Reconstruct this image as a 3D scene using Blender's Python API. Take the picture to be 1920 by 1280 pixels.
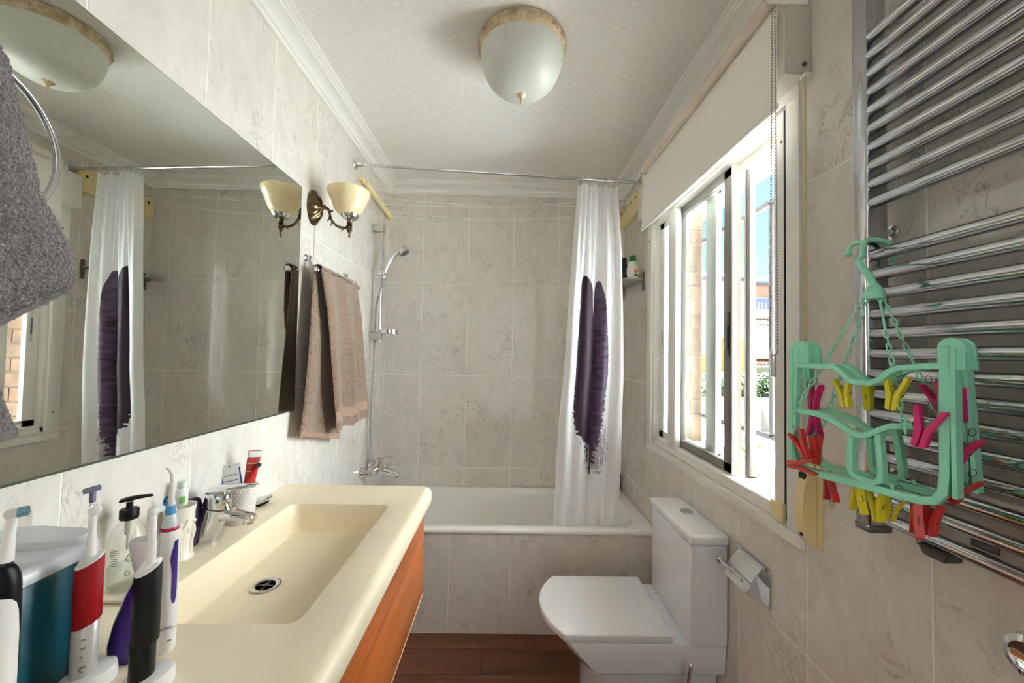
import bpy, bmesh, math, random
from mathutils import Vector, Matrix
for o in list(bpy.data.objects): bpy.data.objects.remove(o)
S = bpy.context.scene
COL = S.collection
random.seed(7)
PI = math.pi
# ---------------------------------------------------------------- camera, sky, sun, exposure
cd = bpy.data.cameras.new('camera'); cam = bpy.data.objects.new('camera', cd); COL.objects.link(cam)
cd.sensor_width = 36; cd.lens = 14.1552; cd.clip_start = 0.02; cd.clip_end = 400
cam.matrix_world = Matrix(((0.99971382, -0.01923839, -0.01421824, 0.796704),
                           (-0.01482629, -0.03184192, -0.99938295, 0.0),
                           (0.01877378, 0.99930775, -0.03211804, 1.362908),
                           (0, 0, 0, 1)))
S.camera = cam
YFRONT = -1.2
wd = bpy.data.worlds.new('world'); S.world = wd; wd.use_nodes = True
wn = wd.node_tree; wn.nodes.clear()
SKY = 0.72
def wnode(t): return wn.nodes.new(t)
wo = wnode('ShaderNodeOutputWorld'); bg = wnode('ShaderNodeBackground'); tc = wnode('ShaderNodeTexCoord'); sx = wnode('ShaderNodeSeparateXYZ')
rp = wnode('ShaderNodeValToRGB'); nz = wnode('ShaderNodeTexNoise'); mx = wnode('ShaderNodeMix'); mx.data_type = 'RGBA'
rp.color_ramp.elements[0].position = 0.0; rp.color_ramp.elements[0].color = (0.72, 0.83, 0.88, 1)
rp.color_ramp.elements[1].position = 0.7; rp.color_ramp.elements[1].color = (0.30, 0.52, 0.76, 1)
e = rp.color_ramp.elements.new(0.22); e.color = (0.46, 0.70, 0.84, 1)
nz.inputs['Scale'].default_value = 3.0; nz.inputs['Detail'].default_value = 6
cr = wnode('ShaderNodeValToRGB'); cr.color_ramp.elements[0].position = 0.48; cr.color_ramp.elements[1].position = 0.8
cr.color_ramp.elements[1].color = (0.5, 0.5, 0.5, 1)
wn.links.new(tc.outputs['Generated'], sx.inputs[0]); wn.links.new(sx.outputs['Z'], rp.inputs[0]); wn.links.new(tc.outputs['Generated'], nz.inputs['Vector'])
wn.links.new(nz.outputs['Fac'], cr.inputs[0]); wn.links.new(cr.outputs[0], mx.inputs['Factor'])
wn.links.new(rp.outputs[0], mx.inputs['A']); mx.inputs['B'].default_value = (0.85, 0.9, 0.92, 1)
wn.links.new(mx.outputs['Result'], bg.inputs[0]); bg.inputs[1].default_value = SKY; wn.links.new(bg.outputs[0], wo.inputs[0])
sl = bpy.data.lights.new('sun', 'SUN'); sl.energy = 150; sl.angle = math.radians(0.6); sl.color = (0.87, 0.93, 1.0)
so = bpy.data.objects.new('sun', sl); COL.objects.link(so)
so.rotation_euler = Vector((-0.36, -0.03, 0.93)).to_track_quat('Z', 'Y').to_euler()
# added fill light behind the camera to brighten the room; no known lamp
hl = bpy.data.lights.new('rear_fill_light', 'AREA'); hl.energy = 4.8; hl.shape = 'RECTANGLE'; hl.size = 0.9; hl.size_y = 2.0; hl.color = (0.93, 0.97, 1.0)
ho = bpy.data.objects.new('rear_fill_light', hl); COL.objects.link(ho); ho.location = (0.8, YFRONT + 0.06, 1.35); ho.rotation_euler = (math.radians(90), 0, math.radians(180))
vs = S.view_settings; vs.view_transform = 'Standard'; vs.look = 'None'; vs.exposure = 1.08; vs.gamma = 1; vs.use_curve_mapping = False
S.cycles.max_bounces = 14; S.cycles.diffuse_bounces = 8; S.cycles.glossy_bounces = 6; S.cycles.transmission_bounces = 8; S.cycles.transparent_max_bounces = 12
S.cycles.caustics_reflective = False; S.cycles.caustics_refractive = False
# ---------------------------------------------------------------- materials
def lin(c):
    def f(v):
        v = v / 255.0
        return v / 12.92 if v <= 0.04045 else ((v + 0.055) / 1.055) ** 2.4
    return (f(c[0]), f(c[1]), f(c[2]), 1.0)
MATS = {}
def M(name, c=(200, 200, 200), rough=0.5, metal=0.0, **kw):
    if name in MATS: return MATS[name]
    m = bpy.data.materials.new(name); m.use_nodes = True; MATS[name] = m
    b = m.node_tree.nodes['Principled BSDF']
    b.inputs['Base Color'].default_value = lin(c); b.inputs['Roughness'].default_value = rough; b.inputs['Metallic'].default_value = metal
    for k, v in kw.items(): b.inputs[k.replace('_', ' ')].default_value = v
    m['b'] = b.name
    return m
def nt(m): return m.node_tree, m.node_tree.nodes['Principled BSDF']
def N(t, typ, **inp):
    n = t.nodes.new(typ)
    for k, v in inp.items():
        k = k.replace('_', ' ')
        if k in n.inputs: n.inputs[k].default_value = v
        else: setattr(n, k.replace(' ', '_'), v)
    return n
def ramp(t, src, stops):
    r = t.nodes.new('ShaderNodeValToRGB'); el = r.color_ramp.elements
    while len(el) < len(stops): el.new(0.5)
    for e, (p, c) in zip(el, stops):
        e.position = p; e.color = c if len(c) == 4 else tuple(c) + (1,)
    t.links.new(src, r.inputs[0]); return r
def vary(m, c1, c2, scale=(5, 5, 5), detail=4, bump=0.0, bscale=None, dist=0.0, lo=0.35, hi=0.65, coord='Object', bdist=0.002):
    """two-colour noise on the base colour and optional fine bump"""
    t, b = nt(m); c = t.nodes.new('ShaderNodeTexCoord'); mp = N(t, 'ShaderNodeMapping'); mp.inputs['Scale'].default_value = scale
    t.links.new(c.outputs[coord], mp.inputs[0])
    n = N(t, 'ShaderNodeTexNoise', Scale=1.0, Detail=detail, Distortion=dist); t.links.new(mp.outputs[0], n.inputs['Vector'])
    r = ramp(t, n.outputs['Fac'], [(lo, lin(c1)), (hi, lin(c2))]); t.links.new(r.outputs[0], b.inputs['Base Color'])
    if bump:
        n2 = N(t, 'ShaderNodeTexNoise', Scale=bscale or 100, Detail=2); t.links.new(c.outputs[coord], n2.inputs['Vector'])
        bp = N(t, 'ShaderNodeBump', Strength=bump, Distance=bdist); t.links.new(n2.outputs['Fac'], bp.inputs['Height']); t.links.new(bp.outputs[0], b.inputs['Normal'])
    return m
def marble(name, base, vein, mott, rough=0.12):
    m = M(name, base, rough); t, b = nt(m)
    c = t.nodes.new('ShaderNodeTexCoord'); oi = t.nodes.new('ShaderNodeObjectInfo')
    ml = N(t, 'ShaderNodeMath', operation='MULTIPLY'); ml.inputs[1].default_value = 37.0; t.links.new(oi.outputs['Random'], ml.inputs[0])
    ad = N(t, 'ShaderNodeVectorMath', operation='ADD'); t.links.new(c.outputs['Object'], ad.inputs[0]); t.links.new(ml.outputs[0], ad.inputs[1])
    mp = N(t, 'ShaderNodeMapping'); mp.inputs['Rotation'].default_value = (0.6, 0.6, 0.3); mp.inputs['Scale'].default_value = (1.0, 1.0, 0.55); t.links.new(ad.outputs[0], mp.inputs[0])
    n1 = N(t, 'ShaderNodeTexNoise', Scale=11.0, Detail=8, Roughness=0.66, Distortion=1.1); t.links.new(mp.outputs[0], n1.inputs['Vector'])
    n2 = N(t, 'ShaderNodeTexNoise', Scale=5.0, Detail=4, Roughness=0.6); t.links.new(ad.outputs[0], n2.inputs['Vector'])
    n3 = N(t, 'ShaderNodeTexNoise', Scale=16.0, Detail=6, Roughness=0.65, Distortion=0.6); t.links.new(mp.outputs[0], n3.inputs['Vector'])
    v = ramp(t, n1.outputs['Fac'], [(0.478, (0, 0, 0)), (0.497, (1, 1, 1)), (0.516, (0, 0, 0))])
    k = ramp(t, n2.outputs['Fac'], [(0.46, (0, 0, 0)), (0.68, (0.8, 0.8, 0.8))])
    mm = N(t, 'ShaderNodeMath', operation='MULTIPLY'); t.links.new(v.outputs[0], mm.inputs[0]); t.links.new(k.outputs[0], mm.inputs[1])
    mo = ramp(t, n3.outputs['Fac'], [(0.35, lin(mott)), (0.62, lin(base))])
    mix = N(t, 'ShaderNodeMix', data_type='RGBA'); t.links.new(mm.outputs[0], mix.inputs['Factor']); t.links.new(mo.outputs[0], mix.inputs['A']); mix.inputs['B'].default_value = lin(vein)
    t.links.new(mix.outputs['Result'], b.inputs['Base Color'])
    return m
def wood(name, cols, along, rough=0.4, k=1.0):
    m = M(name, cols[0], rough); t, b = nt(m)
    c = t.nodes.new('ShaderNodeTexCoord'); oi = t.nodes.new('ShaderNodeObjectInfo')
    ml = N(t, 'ShaderNodeMath', operation='MULTIPLY'); ml.inputs[1].default_value = 23.0; t.links.new(oi.outputs['Random'], ml.inputs[0])
    ad = N(t, 'ShaderNodeVectorMath', operation='ADD'); t.links.new(c.outputs['Object'], ad.inputs[0]); t.links.new(ml.outputs[0], ad.inputs[1])
    mp = N(t, 'ShaderNodeMapping'); s = [14 * k] * 3; s['xyz'.index(along)] = 1.2 * k; mp.inputs['Scale'].default_value = s; t.links.new(ad.outputs[0], mp.inputs[0])
    n = N(t, 'ShaderNodeTexNoise', Scale=1.0, Detail=6, Roughness=0.6, Distortion=0.8); t.links.new(mp.outputs[0], n.inputs['Vector'])
    mp2 = N(t, 'ShaderNodeMapping'); s = [90 * k] * 3; s['xyz'.index(along)] = 3 * k; mp2.inputs['Scale'].default_value = s; t.links.new(ad.outputs[0], mp2.inputs[0])
    n2 = N(t, 'ShaderNodeTexNoise', Scale=1.0, Detail=3); t.links.new(mp2.outputs[0], n2.inputs['Vector'])
    r = ramp(t, n.outputs['Fac'], [(0.3, lin(cols[1])), (0.5, lin(cols[0])), (0.7, lin(cols[2]))])
    r2 = ramp(t, n2.outputs['Fac'], [(0.3, (0.72, 0.72, 0.72)), (0.6, (1, 1, 1))])
    mix = N(t, 'ShaderNodeMix', data_type='RGBA', blend_type='MULTIPLY'); mix.inputs['Factor'].default_value = 0.8
    t.links.new(r.outputs[0], mix.inputs['A']); t.links.new(r2.outputs[0], mix.inputs['B']); t.links.new(mix.outputs['Result'], b.inputs['Base Color'])
    return m
TILE = marble('marble_tile', (226, 220, 212), (150, 146, 143), (216, 210, 202), 0.07)
GROUT = M('grout', (247, 244, 236), 0.8)
CEIL = vary(M('ceiling_paint', (236, 233, 228), 0.85), (232, 229, 224), (239, 236, 232), (60, 60, 60))
PLASTER = M('cornice_plaster', (238, 236, 232), 0.7)
WHITE = M('white_paint', (238, 236, 228), 0.4)
ALU = M('white_aluminium', (236, 234, 228), 0.35)
GREYALU = M('grey_aluminium', (122, 117, 112), 0.45)
DARK = M('dark_gap', (14, 13, 12), 0.8)
CHROME = M('chrome', (225, 226, 228), 0.07, 1.0)
RADC = M('radiator_chrome', (186, 188, 192), 0.09, 1.0)
CHROME2 = M('satin_chrome', (200, 200, 200), 0.22, 1.0)
CERAMIC = M('white_ceramic', (234, 237, 241), 0.07, Coat_Weight=0.5)
BATHM = M('bath_enamel', (246, 245, 241), 0.12)
CREAM = M('cream_resin', (240, 226, 198), 0.28)
WOODF = wood('orange_wood', [(186, 98, 40), (132, 60, 20), (206, 122, 58)], 'y', 0.42, 0.8)
FLOORM = wood('brown_floor', [(98, 54, 34), (74, 40, 24), (118, 70, 46)], 'x', 0.35)
IVORY = M('ivory_plastic', (232, 214, 160), 0.4)
MINT = M('mint_plastic', (150, 224, 194), 0.38, Subsurface_Weight=0.0)
MIRROR = M('mirror_glass', (224, 228, 222), 0.0, 1.0)
GLASS = bpy.data.materials.new('clear_glass'); GLASS.use_nodes = True; MATS['clear_glass'] = GLASS
def thin_glass(m, tint, refl=0.12):
    t = m.node_tree; t.nodes.clear(); o = t.nodes.new('ShaderNodeOutputMaterial'); a = t.nodes.new('ShaderNodeBsdfTransparent'); g = t.nodes.new('ShaderNodeBsdfGlossy')
    a.inputs[0].default_value = tint; g.inputs['Roughness'].default_value = 0.01; mi = t.nodes.new('ShaderNodeMixShader')
    f = N(t, 'ShaderNodeLayerWeight', Blend=0.5); pw = N(t, 'ShaderNodeMath', operation='POWER'); pw.inputs[1].default_value = 5.0; ml = N(t, 'ShaderNodeMath', operation='MULTIPLY_ADD'); ml.inputs[1].default_value = 0.9; ml.inputs[2].default_value = refl
    t.links.new(f.outputs['Facing'], pw.inputs[0]); t.links.new(pw.outputs[0], ml.inputs[0]); t.links.new(ml.outputs[0], mi.inputs[0]); t.links.new(a.outputs[0], mi.inputs[1]); t.links.new(g.outputs[0], mi.inputs[2]); t.links.new(mi.outputs[0], o.inputs[0])
thin_glass(GLASS, (0.95, 0.98, 0.97, 1), 0.03)
# ---------------------------------------------------------------- mesh helpers
def BM(): return bmesh.new()
def box(bm, x0, x1, y0, y1, z0, z1, b=0.0, seg=2, mat=None):
    m = Matrix.Translation(((x0 + x1) / 2, (y0 + y1) / 2, (z0 + z1) / 2)) @ Matrix.Diagonal((abs(x1 - x0), abs(y1 - y0), abs(z1 - z0), 1))
    if mat is not None: m = mat @ m
    r = bmesh.ops.create_cube(bm, size=1.0, matrix=m)
    if b > 0:
        es = list({e for v in r['verts'] for e in v.link_edges})
        bmesh.ops.bevel(bm, geom=es, offset=b, segments=seg, affect='EDGES', profile=0.5)
    return bm
def rings(bm, rs, closed=True, cap0=True, cap1=True):
    vs = [[bm.verts.new(p) for p in r] for r in rs]
    n = len(vs[0])
    for a, b in zip(vs[:-1], vs[1:]):
        for i in range(n if closed else n - 1):
            j = (i + 1) % n
            try: bm.faces.new((a[i], a[j], b[j], b[i]))
            except ValueError: pass
    if cap0 and closed and n > 2: bm.faces.new(list(reversed(vs[0])))
    if cap1 and closed and n > 2: bm.faces.new(vs[-1])
    return vs
def frame_of(axis):
    a = Vector(axis).normalized(); u = a.orthogonal().normalized(); return u, a.cross(u), a
def lathe(bm, prof, c=(0, 0, 0), n=32, axis=(0, 0, 1), up=None, sx=1.0, sy=1.0, cap0=True, cap1=True):
    """prof: (radius, distance along axis)"""
    c = Vector(c); a = Vector(axis).normalized()
    u = (Vector(up) - a * a.dot(Vector(up))).normalized() if up else (Vector((1, 0, 0)) if abs(a.x) < 0.9 and abs(a.z) > 0.99 else a.orthogonal().normalized())
    w = a.cross(u)
    rs = []
    for r, h in prof:
        r = max(r, 1e-5)
        rs.append([c + a * h + (u * math.cos(2 * PI * i / n) * sx + w * math.sin(2 * PI * i / n) * sy) * r for i in range(n)])
    rings(bm, rs, True, cap0, cap1); return bm
def spl(pts, k=6, closed=False):
    """Catmull-Rom through pts"""
    P = [Vector(p) for p in pts]; n = len(P); out = []
    for i in range(n if closed else n - 1):
        g = lambda j: P[j % n] if closed else P[min(max(j, 0), n - 1)]
        a, b, c, d = g(i - 1), g(i), g(i + 1), g(i + 2)
        for s in range(k):
            t = s / k
            out.append(0.5 * ((2 * b) + (c - a) * t + (2 * a - 5 * b + 4 * c - d) * t * t + (3 * b - 3 * c + d - a) * t ** 3))
    if not closed: out.append(P[-1])
    return out
def tube(bm, pts, r, n=10, closed=False, sx=1.0, sy=1.0, up=None, cap=True):
    P = [Vector(p) for p in pts]; m = len(P); rad = r if isinstance(r, (list, tuple)) else [r] * m
    def tan(i):
        a = P[(i - 1) % m] if closed else P[max(i - 1, 0)]; b = P[(i + 1) % m] if closed else P[min(i + 1, m - 1)]
        return (b - a).normalized()
    t = tan(0); u = (Vector(up) - t * t.dot(Vector(up))).normalized() if up else t.orthogonal().normalized(); rs = []
    for i in range(m):
        t2 = tan(i)
        if up: u = (Vector(up) - t2 * t2.dot(Vector(up))).normalized()
        else: u = (u - t2 * t2.dot(u)).normalized()
        w = t2.cross(u); rr = rad[i]
        rs.append([P[i] + (u * math.cos(2 * PI * j / n) * sx + w * math.sin(2 * PI * j / n) * sy) * rr for j in range(n)])
    if closed: rs.append(rs[0]); 
    vs = rings(bm, rs, True, cap and not closed, cap and not closed)
    if closed: bmesh.ops.remove_doubles(bm, verts=[v for r_ in (vs[0], vs[-1]) for v in r_], dist=1e-7)
    return bm
def bar(bm, pts, w, t, nrm, closed=False):
    """rectangular section swept along a curve lying in the plane with normal nrm: w in the plane, t across it"""
    P = [Vector(p) for p in pts]; m = len(P); nr = Vector(nrm).normalized(); rs = []
    for i in range(m):
        a = P[(i - 1) % m] if closed else P[max(i - 1, 0)]; b = P[(i + 1) % m] if closed else P[min(i + 1, m - 1)]
        tg = (b - a).normalized(); s = nr.cross(tg).normalized()
        if 0 < i < m - 1 or closed:
            d1 = (P[i] - a).normalized(); d2 = (b - P[i]).normalized(); k = 1 / max(math.sqrt(max((1 + d1.dot(d2)) / 2, 0)), 0.6)
        else: k = 1
        ww = (w[i] if isinstance(w, (list, tuple)) else w) * k / 2
        c = 0.18
        q = []
        for sa, sb in ((1, 1), (-1, 1), (-1, -1), (1, -1)):
            q.append(P[i] + s * ww * sa + nr * t / 2 * sb)
        rs.append(q)
    if closed: rs.append(rs[0])
    vs = rings(bm, rs, True, not closed, not closed)
    if closed: bmesh.ops.remove_doubles(bm, verts=[v for r_ in (vs[0], vs[-1]) for v in r_], dist=1e-7)
    return bm
def rrect(x0, x1, y0, y1, r, z, n=6):
    out = []
    for cx, cy, a0 in ((x1 - r, y1 - r, 0), (x0 + r, y1 - r, PI / 2), (x0 + r, y0 + r, PI), (x1 - r, y0 + r, 1.5 * PI)):
        for i in range(n + 1):
            a = a0 + PI / 2 * i / n; out.append((cx + r * math.cos(a), cy + r * math.sin(a), z))
    return out
def prism(bm, poly, d0, d1, fr=None, b=0.0):
    """2D polygon extruded from d0 to d1; fr maps (u, v, d) -> point"""
    fr = fr or (lambda u, v, d: (u, v, d))
    vs = rings(bm, [[fr(u, v, d0) for u, v in poly], [fr(u, v, d1) for u, v in poly]])
    if b:
        es = {e for r in vs for v in r for e in v.link_edges}
        bmesh.ops.bevel(bm, geom=list(es), offset=b, segments=2, affect='EDGES')
    return bm
def grid(bm, f, nu, nv, uv=None):
    vs = [[bm.verts.new(f(i / nu, j / nv)) for i in range(nu + 1)] for j in range(nv + 1)]
    lay = bm.loops.layers.uv.verify() if uv else None
    for j in range(nv):
        for i in range(nu):
            fc = bm.faces.new((vs[j][i], vs[j][i + 1], vs[j + 1][i + 1], vs[j + 1][i]))
            if uv:
                for l, (a, b) in zip(fc.loops, ((i, j), (i + 1, j), (i + 1, j + 1), (i, j + 1))): l[lay].uv = (a / nu, b / nv)
    return bm
ORG = {}
def obj(name, bm, mat, parent=None, loc=None, smooth=True, ang=38, label=None, cat=None, group=None, kind=None, fix=True):
    if fix: bmesh.ops.recalc_face_normals(bm, faces=bm.faces)
    me = bpy.data.meshes.new(name)
    if parent is not None: og = Vector(ORG[parent.name])
    elif loc is not None: og = Vector(loc)
    else: og = Vector((0, 0, 0))
    if og.length: bmesh.ops.translate(bm, verts=bm.verts, vec=-og)
    bm.to_mesh(me); bm.free()
    for m in (mat if isinstance(mat, (list, tuple)) else [mat]): me.materials.append(m)
    if smooth:
        me.polygons.foreach_set('use_smooth', [True] * len(me.polygons)); me.set_sharp_from_angle(angle=math.radians(ang))
    o = bpy.data.objects.new(name, me); COL.objects.link(o)
    if parent is not None: o.parent = parent
    else: o.location = og
    ORG[o.name] = tuple(og)
    tag(o, label, cat, group, kind); return o
def tag(o, label=None, cat=None, group=None, kind=None):
    for k, v in (('label', label), ('category', cat), ('group', group), ('kind', kind)):
        if v: o[k] = v
    return o
def thing(name, label, cat, loc, group=None, kind=None):
    o = bpy.data.objects.new(name, None); COL.objects.link(o); o.location = loc; o.empty_display_size = 0.05; ORG[o.name] = tuple(loc)
    return tag(o, label, cat, group, kind)
def text(name, s, size, mat, fr, parent, depth=0.0003, align='CENTER'):
    """flat lettering; fr = Matrix placing the text plane"""
    cu = bpy.data.curves.new(name, 'FONT'); cu.body = s; cu.size = size; cu.extrude = depth; cu.align_x = align; cu.resolution_u = 3
    t = bpy.data.objects.new(name + '_tmp', cu); COL.objects.link(t); bpy.context.view_layer.update()
    dg = bpy.context.evaluated_depsgraph_get(); me = bpy.data.meshes.new_from_object(t.evaluated_get(dg)); bpy.data.objects.remove(t)
    bm = BM(); bm.from_mesh(me); bpy.data.meshes.remove(me); bmesh.ops.transform(bm, matrix=fr, verts=bm.verts)
    return obj(name, bm, mat, parent, smooth=False, fix=False)
def basis(o, x, y):
    x = Vector(x).normalized(); y = Vector(y); y = (y - x * x.dot(y)).normalized(); z = x.cross(y)
    return Matrix(((x.x, y.x, z.x, o[0]), (x.y, y.y, z.y, o[1]), (x.z, y.z, z.z, o[2]), (0, 0, 0, 1)))
# ---------------------------------------------------------------- room shell
W, YB, YT, ZC, YF = 1.5658, 2.6561, 2.0121, 2.475, -1.2
WIN = (1.06, 2.135, 0.925, 2.20)        # opening in the right wall: y0, y1, z0, z1
TH = 0.27
def wallobj(name, boxes):
    bm = BM()
    for b_ in boxes: box(bm, *b_)
    return obj(name, bm, GROUT, kind='structure', smooth=False)
TG = 0.0006     # recess of the joints behind the tile faces
wl = wallobj('wall_left', [(-0.15, -TG, YF, YB + 0.15, -0.1, 2.6)])
wb = wallobj('wall_back', [(-TG, W + TG, YB + TG, YB + 0.15, -0.1, 2.6)])
y0, y1, z0, z1 = WIN
wr = wallobj('wall_right', [(W + TG, W + TH, YF, y0, -0.1, 2.6), (W + TG, W + TH, y1, YB + 0.6, -0.1, 2.6), (W + TG, W + TH, y0, y1, -0.1, z0), (W + TG, W + TH, y0, y1, z1, 2.6)])
bm = BM(); box(bm, -0.15, W + TH, YF - 0.12, YF, -0.1, 2.6); wf = obj('wall_front', bm, CEIL, kind='structure', smooth=False)
bm = BM(); box(bm, -0.15, W + TH, YF, YB + 0.15, ZC, ZC + 0.25); obj('ceiling', bm, CEIL, kind='structure', smooth=False)
bm = BM(); box(bm, -0.15, W + TH, YF, YB + 0.15, -0.25, -0.012); fl = obj('floor', bm, M('floor_joint', (52, 34, 24), 0.8), kind='structure', smooth=False)
# door behind the photographer
d1 = thing('door_1', None, None, (0.8, YF, 0), kind='structure')
bm = BM(); box(bm, 0.32, 0.40, YF - 0.02, YF + 0.05, 0, 2.11, 0.004); box(bm, 1.20, 1.28, YF - 0.02, YF + 0.05, 0, 2.11, 0.004); box(bm, 0.32, 1.28, YF - 0.02, YF + 0.05, 2.03, 2.11, 0.004); obj('door_frame', bm, WHITE, d1)
GAP = 0.0030
_tm = {}
def tile(parent, plane, a0, a1, b0, b1, boxes=None):
    """one ceramic tile; plane: 'L','B','R','A' (a runs along the wall, b is up)"""
    full = boxes is None; key = (plane, round(a1 - a0, 4), round(b1 - b0, 4)) if full else None
    ca, cb = (a0 + a1) / 2, (b0 + b1) / 2
    me = _tm.get(key) if full else None
    if me is None:
        bm = BM(); d0, d1 = -0.004, 0.0
        for (p0, p1, q0, q1) in (boxes or [(a0, a1, b0, b1)]):
            h = GAP / 2; x = (p0 + h - ca, p1 - h - ca, q0 + h - cb, q1 - h - cb)
            if plane == 'L': box(bm, d0, d1, x[0], x[1], x[2], x[3], 0.0004, 1)
            elif plane == 'R': box(bm, -d1, -d0, x[0], x[1], x[2], x[3], 0.0004 if full else 0, 1)
            else: box(bm, x[0], x[1], -d1, -d0, x[2], x[3], 0.0004, 1)
        bmesh.ops.recalc_face_normals(bm, faces=bm.faces)
        me = bpy.data.meshes.new('tile'); bm.to_mesh(me); bm.free(); me.materials.append(TILE)
        if full: _tm[key] = me
    o = bpy.data.objects.new('tile', me); COL.objects.link(o); o.parent = parent
    o.location = {'L': (0, ca, cb), 'R': (W, ca, cb), 'B': (ca, YB, cb), 'A': (ca, YT, cb)}[plane]
    return o
ROWS = [(0.0, 0.0197), (0.0197, 0.6197), (0.6197, 1.2197), (1.2197, 1.8197), (1.8197, 2.4197), (2.4197, 2.475)]
def cuts(off, lo, hi):
    k = math.ceil((lo - off) / 0.3 - 1e-6); c = [lo]
    while off + 0.3 * k < hi - 1e-6:
        if off + 0.3 * k > lo + 1e-6: c.append(off + 0.3 * k)
        k += 1
    c.append(hi); return list(zip(c[:-1], c[1:]))
for a0, a1 in cuts(1.9457, 0.14, YB):
    for b0, b1 in ROWS[1:5]: tile(wl, 'L', a0, a1, b0, b1)
for a0, a1 in cuts(0.2362, 0.0, W):
    for b0, b1 in ROWS[1:5]: tile(wb, 'B', a0, a1, b0, b1)
for a0, a1 in cuts(1.0218, 0.12, YB):
    for b0, b1 in ROWS[1:5]:
        if a1 <= y0 or a0 >= y1 or b1 <= z0 or b0 >= z1: tile(wr, 'R', a0, a1, b0, b1); continue
        bx = []
        if b0 < z0: bx.append((a0, a1, b0, z0))
        if b1 > z1: bx.append((a0, a1, z1, b1))
        if a0 < y0: bx.append((a0, y0, max(b0, z0), min(b1, z1)))
        if a1 > y1: bx.append((y1, a1, max(b0, z0), min(b1, z1)))
        if bx: tile(wr, 'R', a0, a1, b0, b1, bx)
# brown floor boards, laid across the room
k = 0; yy = 2.0121 - 0.105
rows = [(yy, 2.0121)]
while yy > 0.2: rows.append((yy - 0.1475, yy)); yy -= 0.1475
for i, (a, b_) in enumerate(rows):
    off = (0.888, 0.715, 0.30, 1.02, 0.55)[i % 5]; cs = cuts(off, 0, W)
    xs = sorted({0.0, W, off, off - 0.9, off + 0.9}); xs = [x for x in xs if 0 <= x <= W]
    for p, q in zip(xs[:-1], xs[1:]):
        bm = BM(); box(bm, p + 0.0008, q - 0.0008, a + 0.0008, b_ - 0.0008, -0.012, 0.0, 0.001, 1)
        c = ((p + q) / 2, (a + b_) / 2, 0); bmesh.ops.translate(bm, verts=bm.verts, vec=-Vector(c)); bmesh.ops.recalc_face_normals(bm, faces=bm.faces)
        me = bpy.data.meshes.new('plank'); bm.to_mesh(me); bm.free(); me.materials.append(FLOORM)
        o = bpy.data.objects.new('plank', me); COL.objects.link(o); o.parent = fl; o.location = c
# plaster cornice on three walls
CP = [(0, 2.413), (0.013, 2.413), (0.016, 2.420), (0.016, 2.425), (0.022, 2.427)]
for i in range(7):
    a = PI / 2 * i / 6; CP.append((0.024 + 0.040 * (1 - math.cos(a)), 2.428 + 0.026 * math.sin(a)))
CP += [(0.068, 2.455), (0.070, 2.461), (0.078, 2.462), (0.081, 2.467), (0.090, 2.468), (0.092, 2.475), (0, 2.475)]
bm = BM(); rings(bm, [[(d, YF, z) for d, z in CP], [(d, YB - d, z) for d, z in CP]]); obj('trim_1', bm, PLASTER, kind='structure', ang=30)
bm = BM(); rings(bm, [[(d, YB - d, z) for d, z in CP], [(W - d, YB - d, z) for d, z in CP]]); obj('trim_2', bm, PLASTER, kind='structure', ang=30)
bm = BM(); rings(bm, [[(W - d, YF, z) for d, z in CP], [(W - d, YB - d, z) for d, z in CP]]); obj('trim_3', bm, PLASTER, kind='structure', ang=30)
# ---------------------------------------------------------------- window
wi = thing('window_1', None, None, (W, 1.6, 0.93), kind='structure')
bm = BM()
for b_ in ((1.028, 1.079, 0.9122, 2.0648), (2.100, 2.163, 0.9122, 2.0648)): box(bm, W - 0.012, W + 0.004, b_[0], b_[1], b_[2], b_[3], 0.002)
box(bm, W - 0.012, W + 0.004, 1.028, 2.163, 0.880, 0.912, 0.002); box(bm, W - 0.012, W + 0.004, 1.028, 2.163, 2.065, 2.13, 0.002)
obj('casing', bm, ALU, wi)
bm = BM()   # outer fixed frame
box(bm, W + 0.001, W + 0.095, 1.1045, 1.146, 0.912, 2.09, 0.002); box(bm, W + 0.002, W + 0.10, 2.085, 2.13, 0.912, 2.09, 0.003)
box(bm, W + 0.002, W + 0.10, 1.1045, 2.13, 0.912, 0.955, 0.004); box(bm, W + 0.002, W + 0.10, 1.1045, 2.13, 2.055, 2.20, 0.004)
box(bm, W + 0.002, W + 0.09, 1.062, 1.082, 0.912, 2.10, 0.002)
for zz in (2.052,): box(bm, W + 0.05, W + 0.058, 1.1, 2.12, zz - 0.03, zz + 0.01, 0.001)
obj('frame', bm, ALU, wi)
bm = BM(); box(bm, W + 0.001, W + 0.012, 1.086, 1.1045, 0.925, 2.062); obj('groove', bm, DARK, wi)
bm = BM(); box(bm, W + 0.0, W + 0.028, 1.825, 1.905, 0.945, 2.065, 0.004); obj('mullion', bm, ALU, wi)
def sash(xa, xb, ya, yb, za, zb, wv, wh, mat, name='sash'):
    bm = BM()
    box(bm, xa, xb, ya, ya + wv[0], za, zb, 0.0025); box(bm, xa, xb, yb - wv[1], yb, za, zb, 0.0025)
    box(bm, xa, xb, ya, yb, za, za + wh, 0.0025); box(bm, xa, xb, ya, yb, zb - wh, zb, 0.0025)
    s = obj(name, bm, mat, wi); xm = (xa + xb) / 2
    bm = BM(); box(bm, xm - 0.0025, xm + 0.0025, ya + wv[0] - 0.006, yb - wv[1] + 0.006, za + wh - 0.006, zb - wh + 0.006); obj('pane', bm, GLASS, s, smooth=False)
    return s
g1 = sash(W + 0.032, W + 0.056, 1.412, 1.86, 0.957, 2.058, (0.058, 0.03), 0.034, GREYALU, 'sash')
bm = BM(); box(bm, W + 0.029, W + 0.0335, 1.428, 1.444, 1.37, 1.53, 0.0015); obj('lock_plate', bm, M('lock_dark', (70, 65, 60), 0.4), g1)
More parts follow.
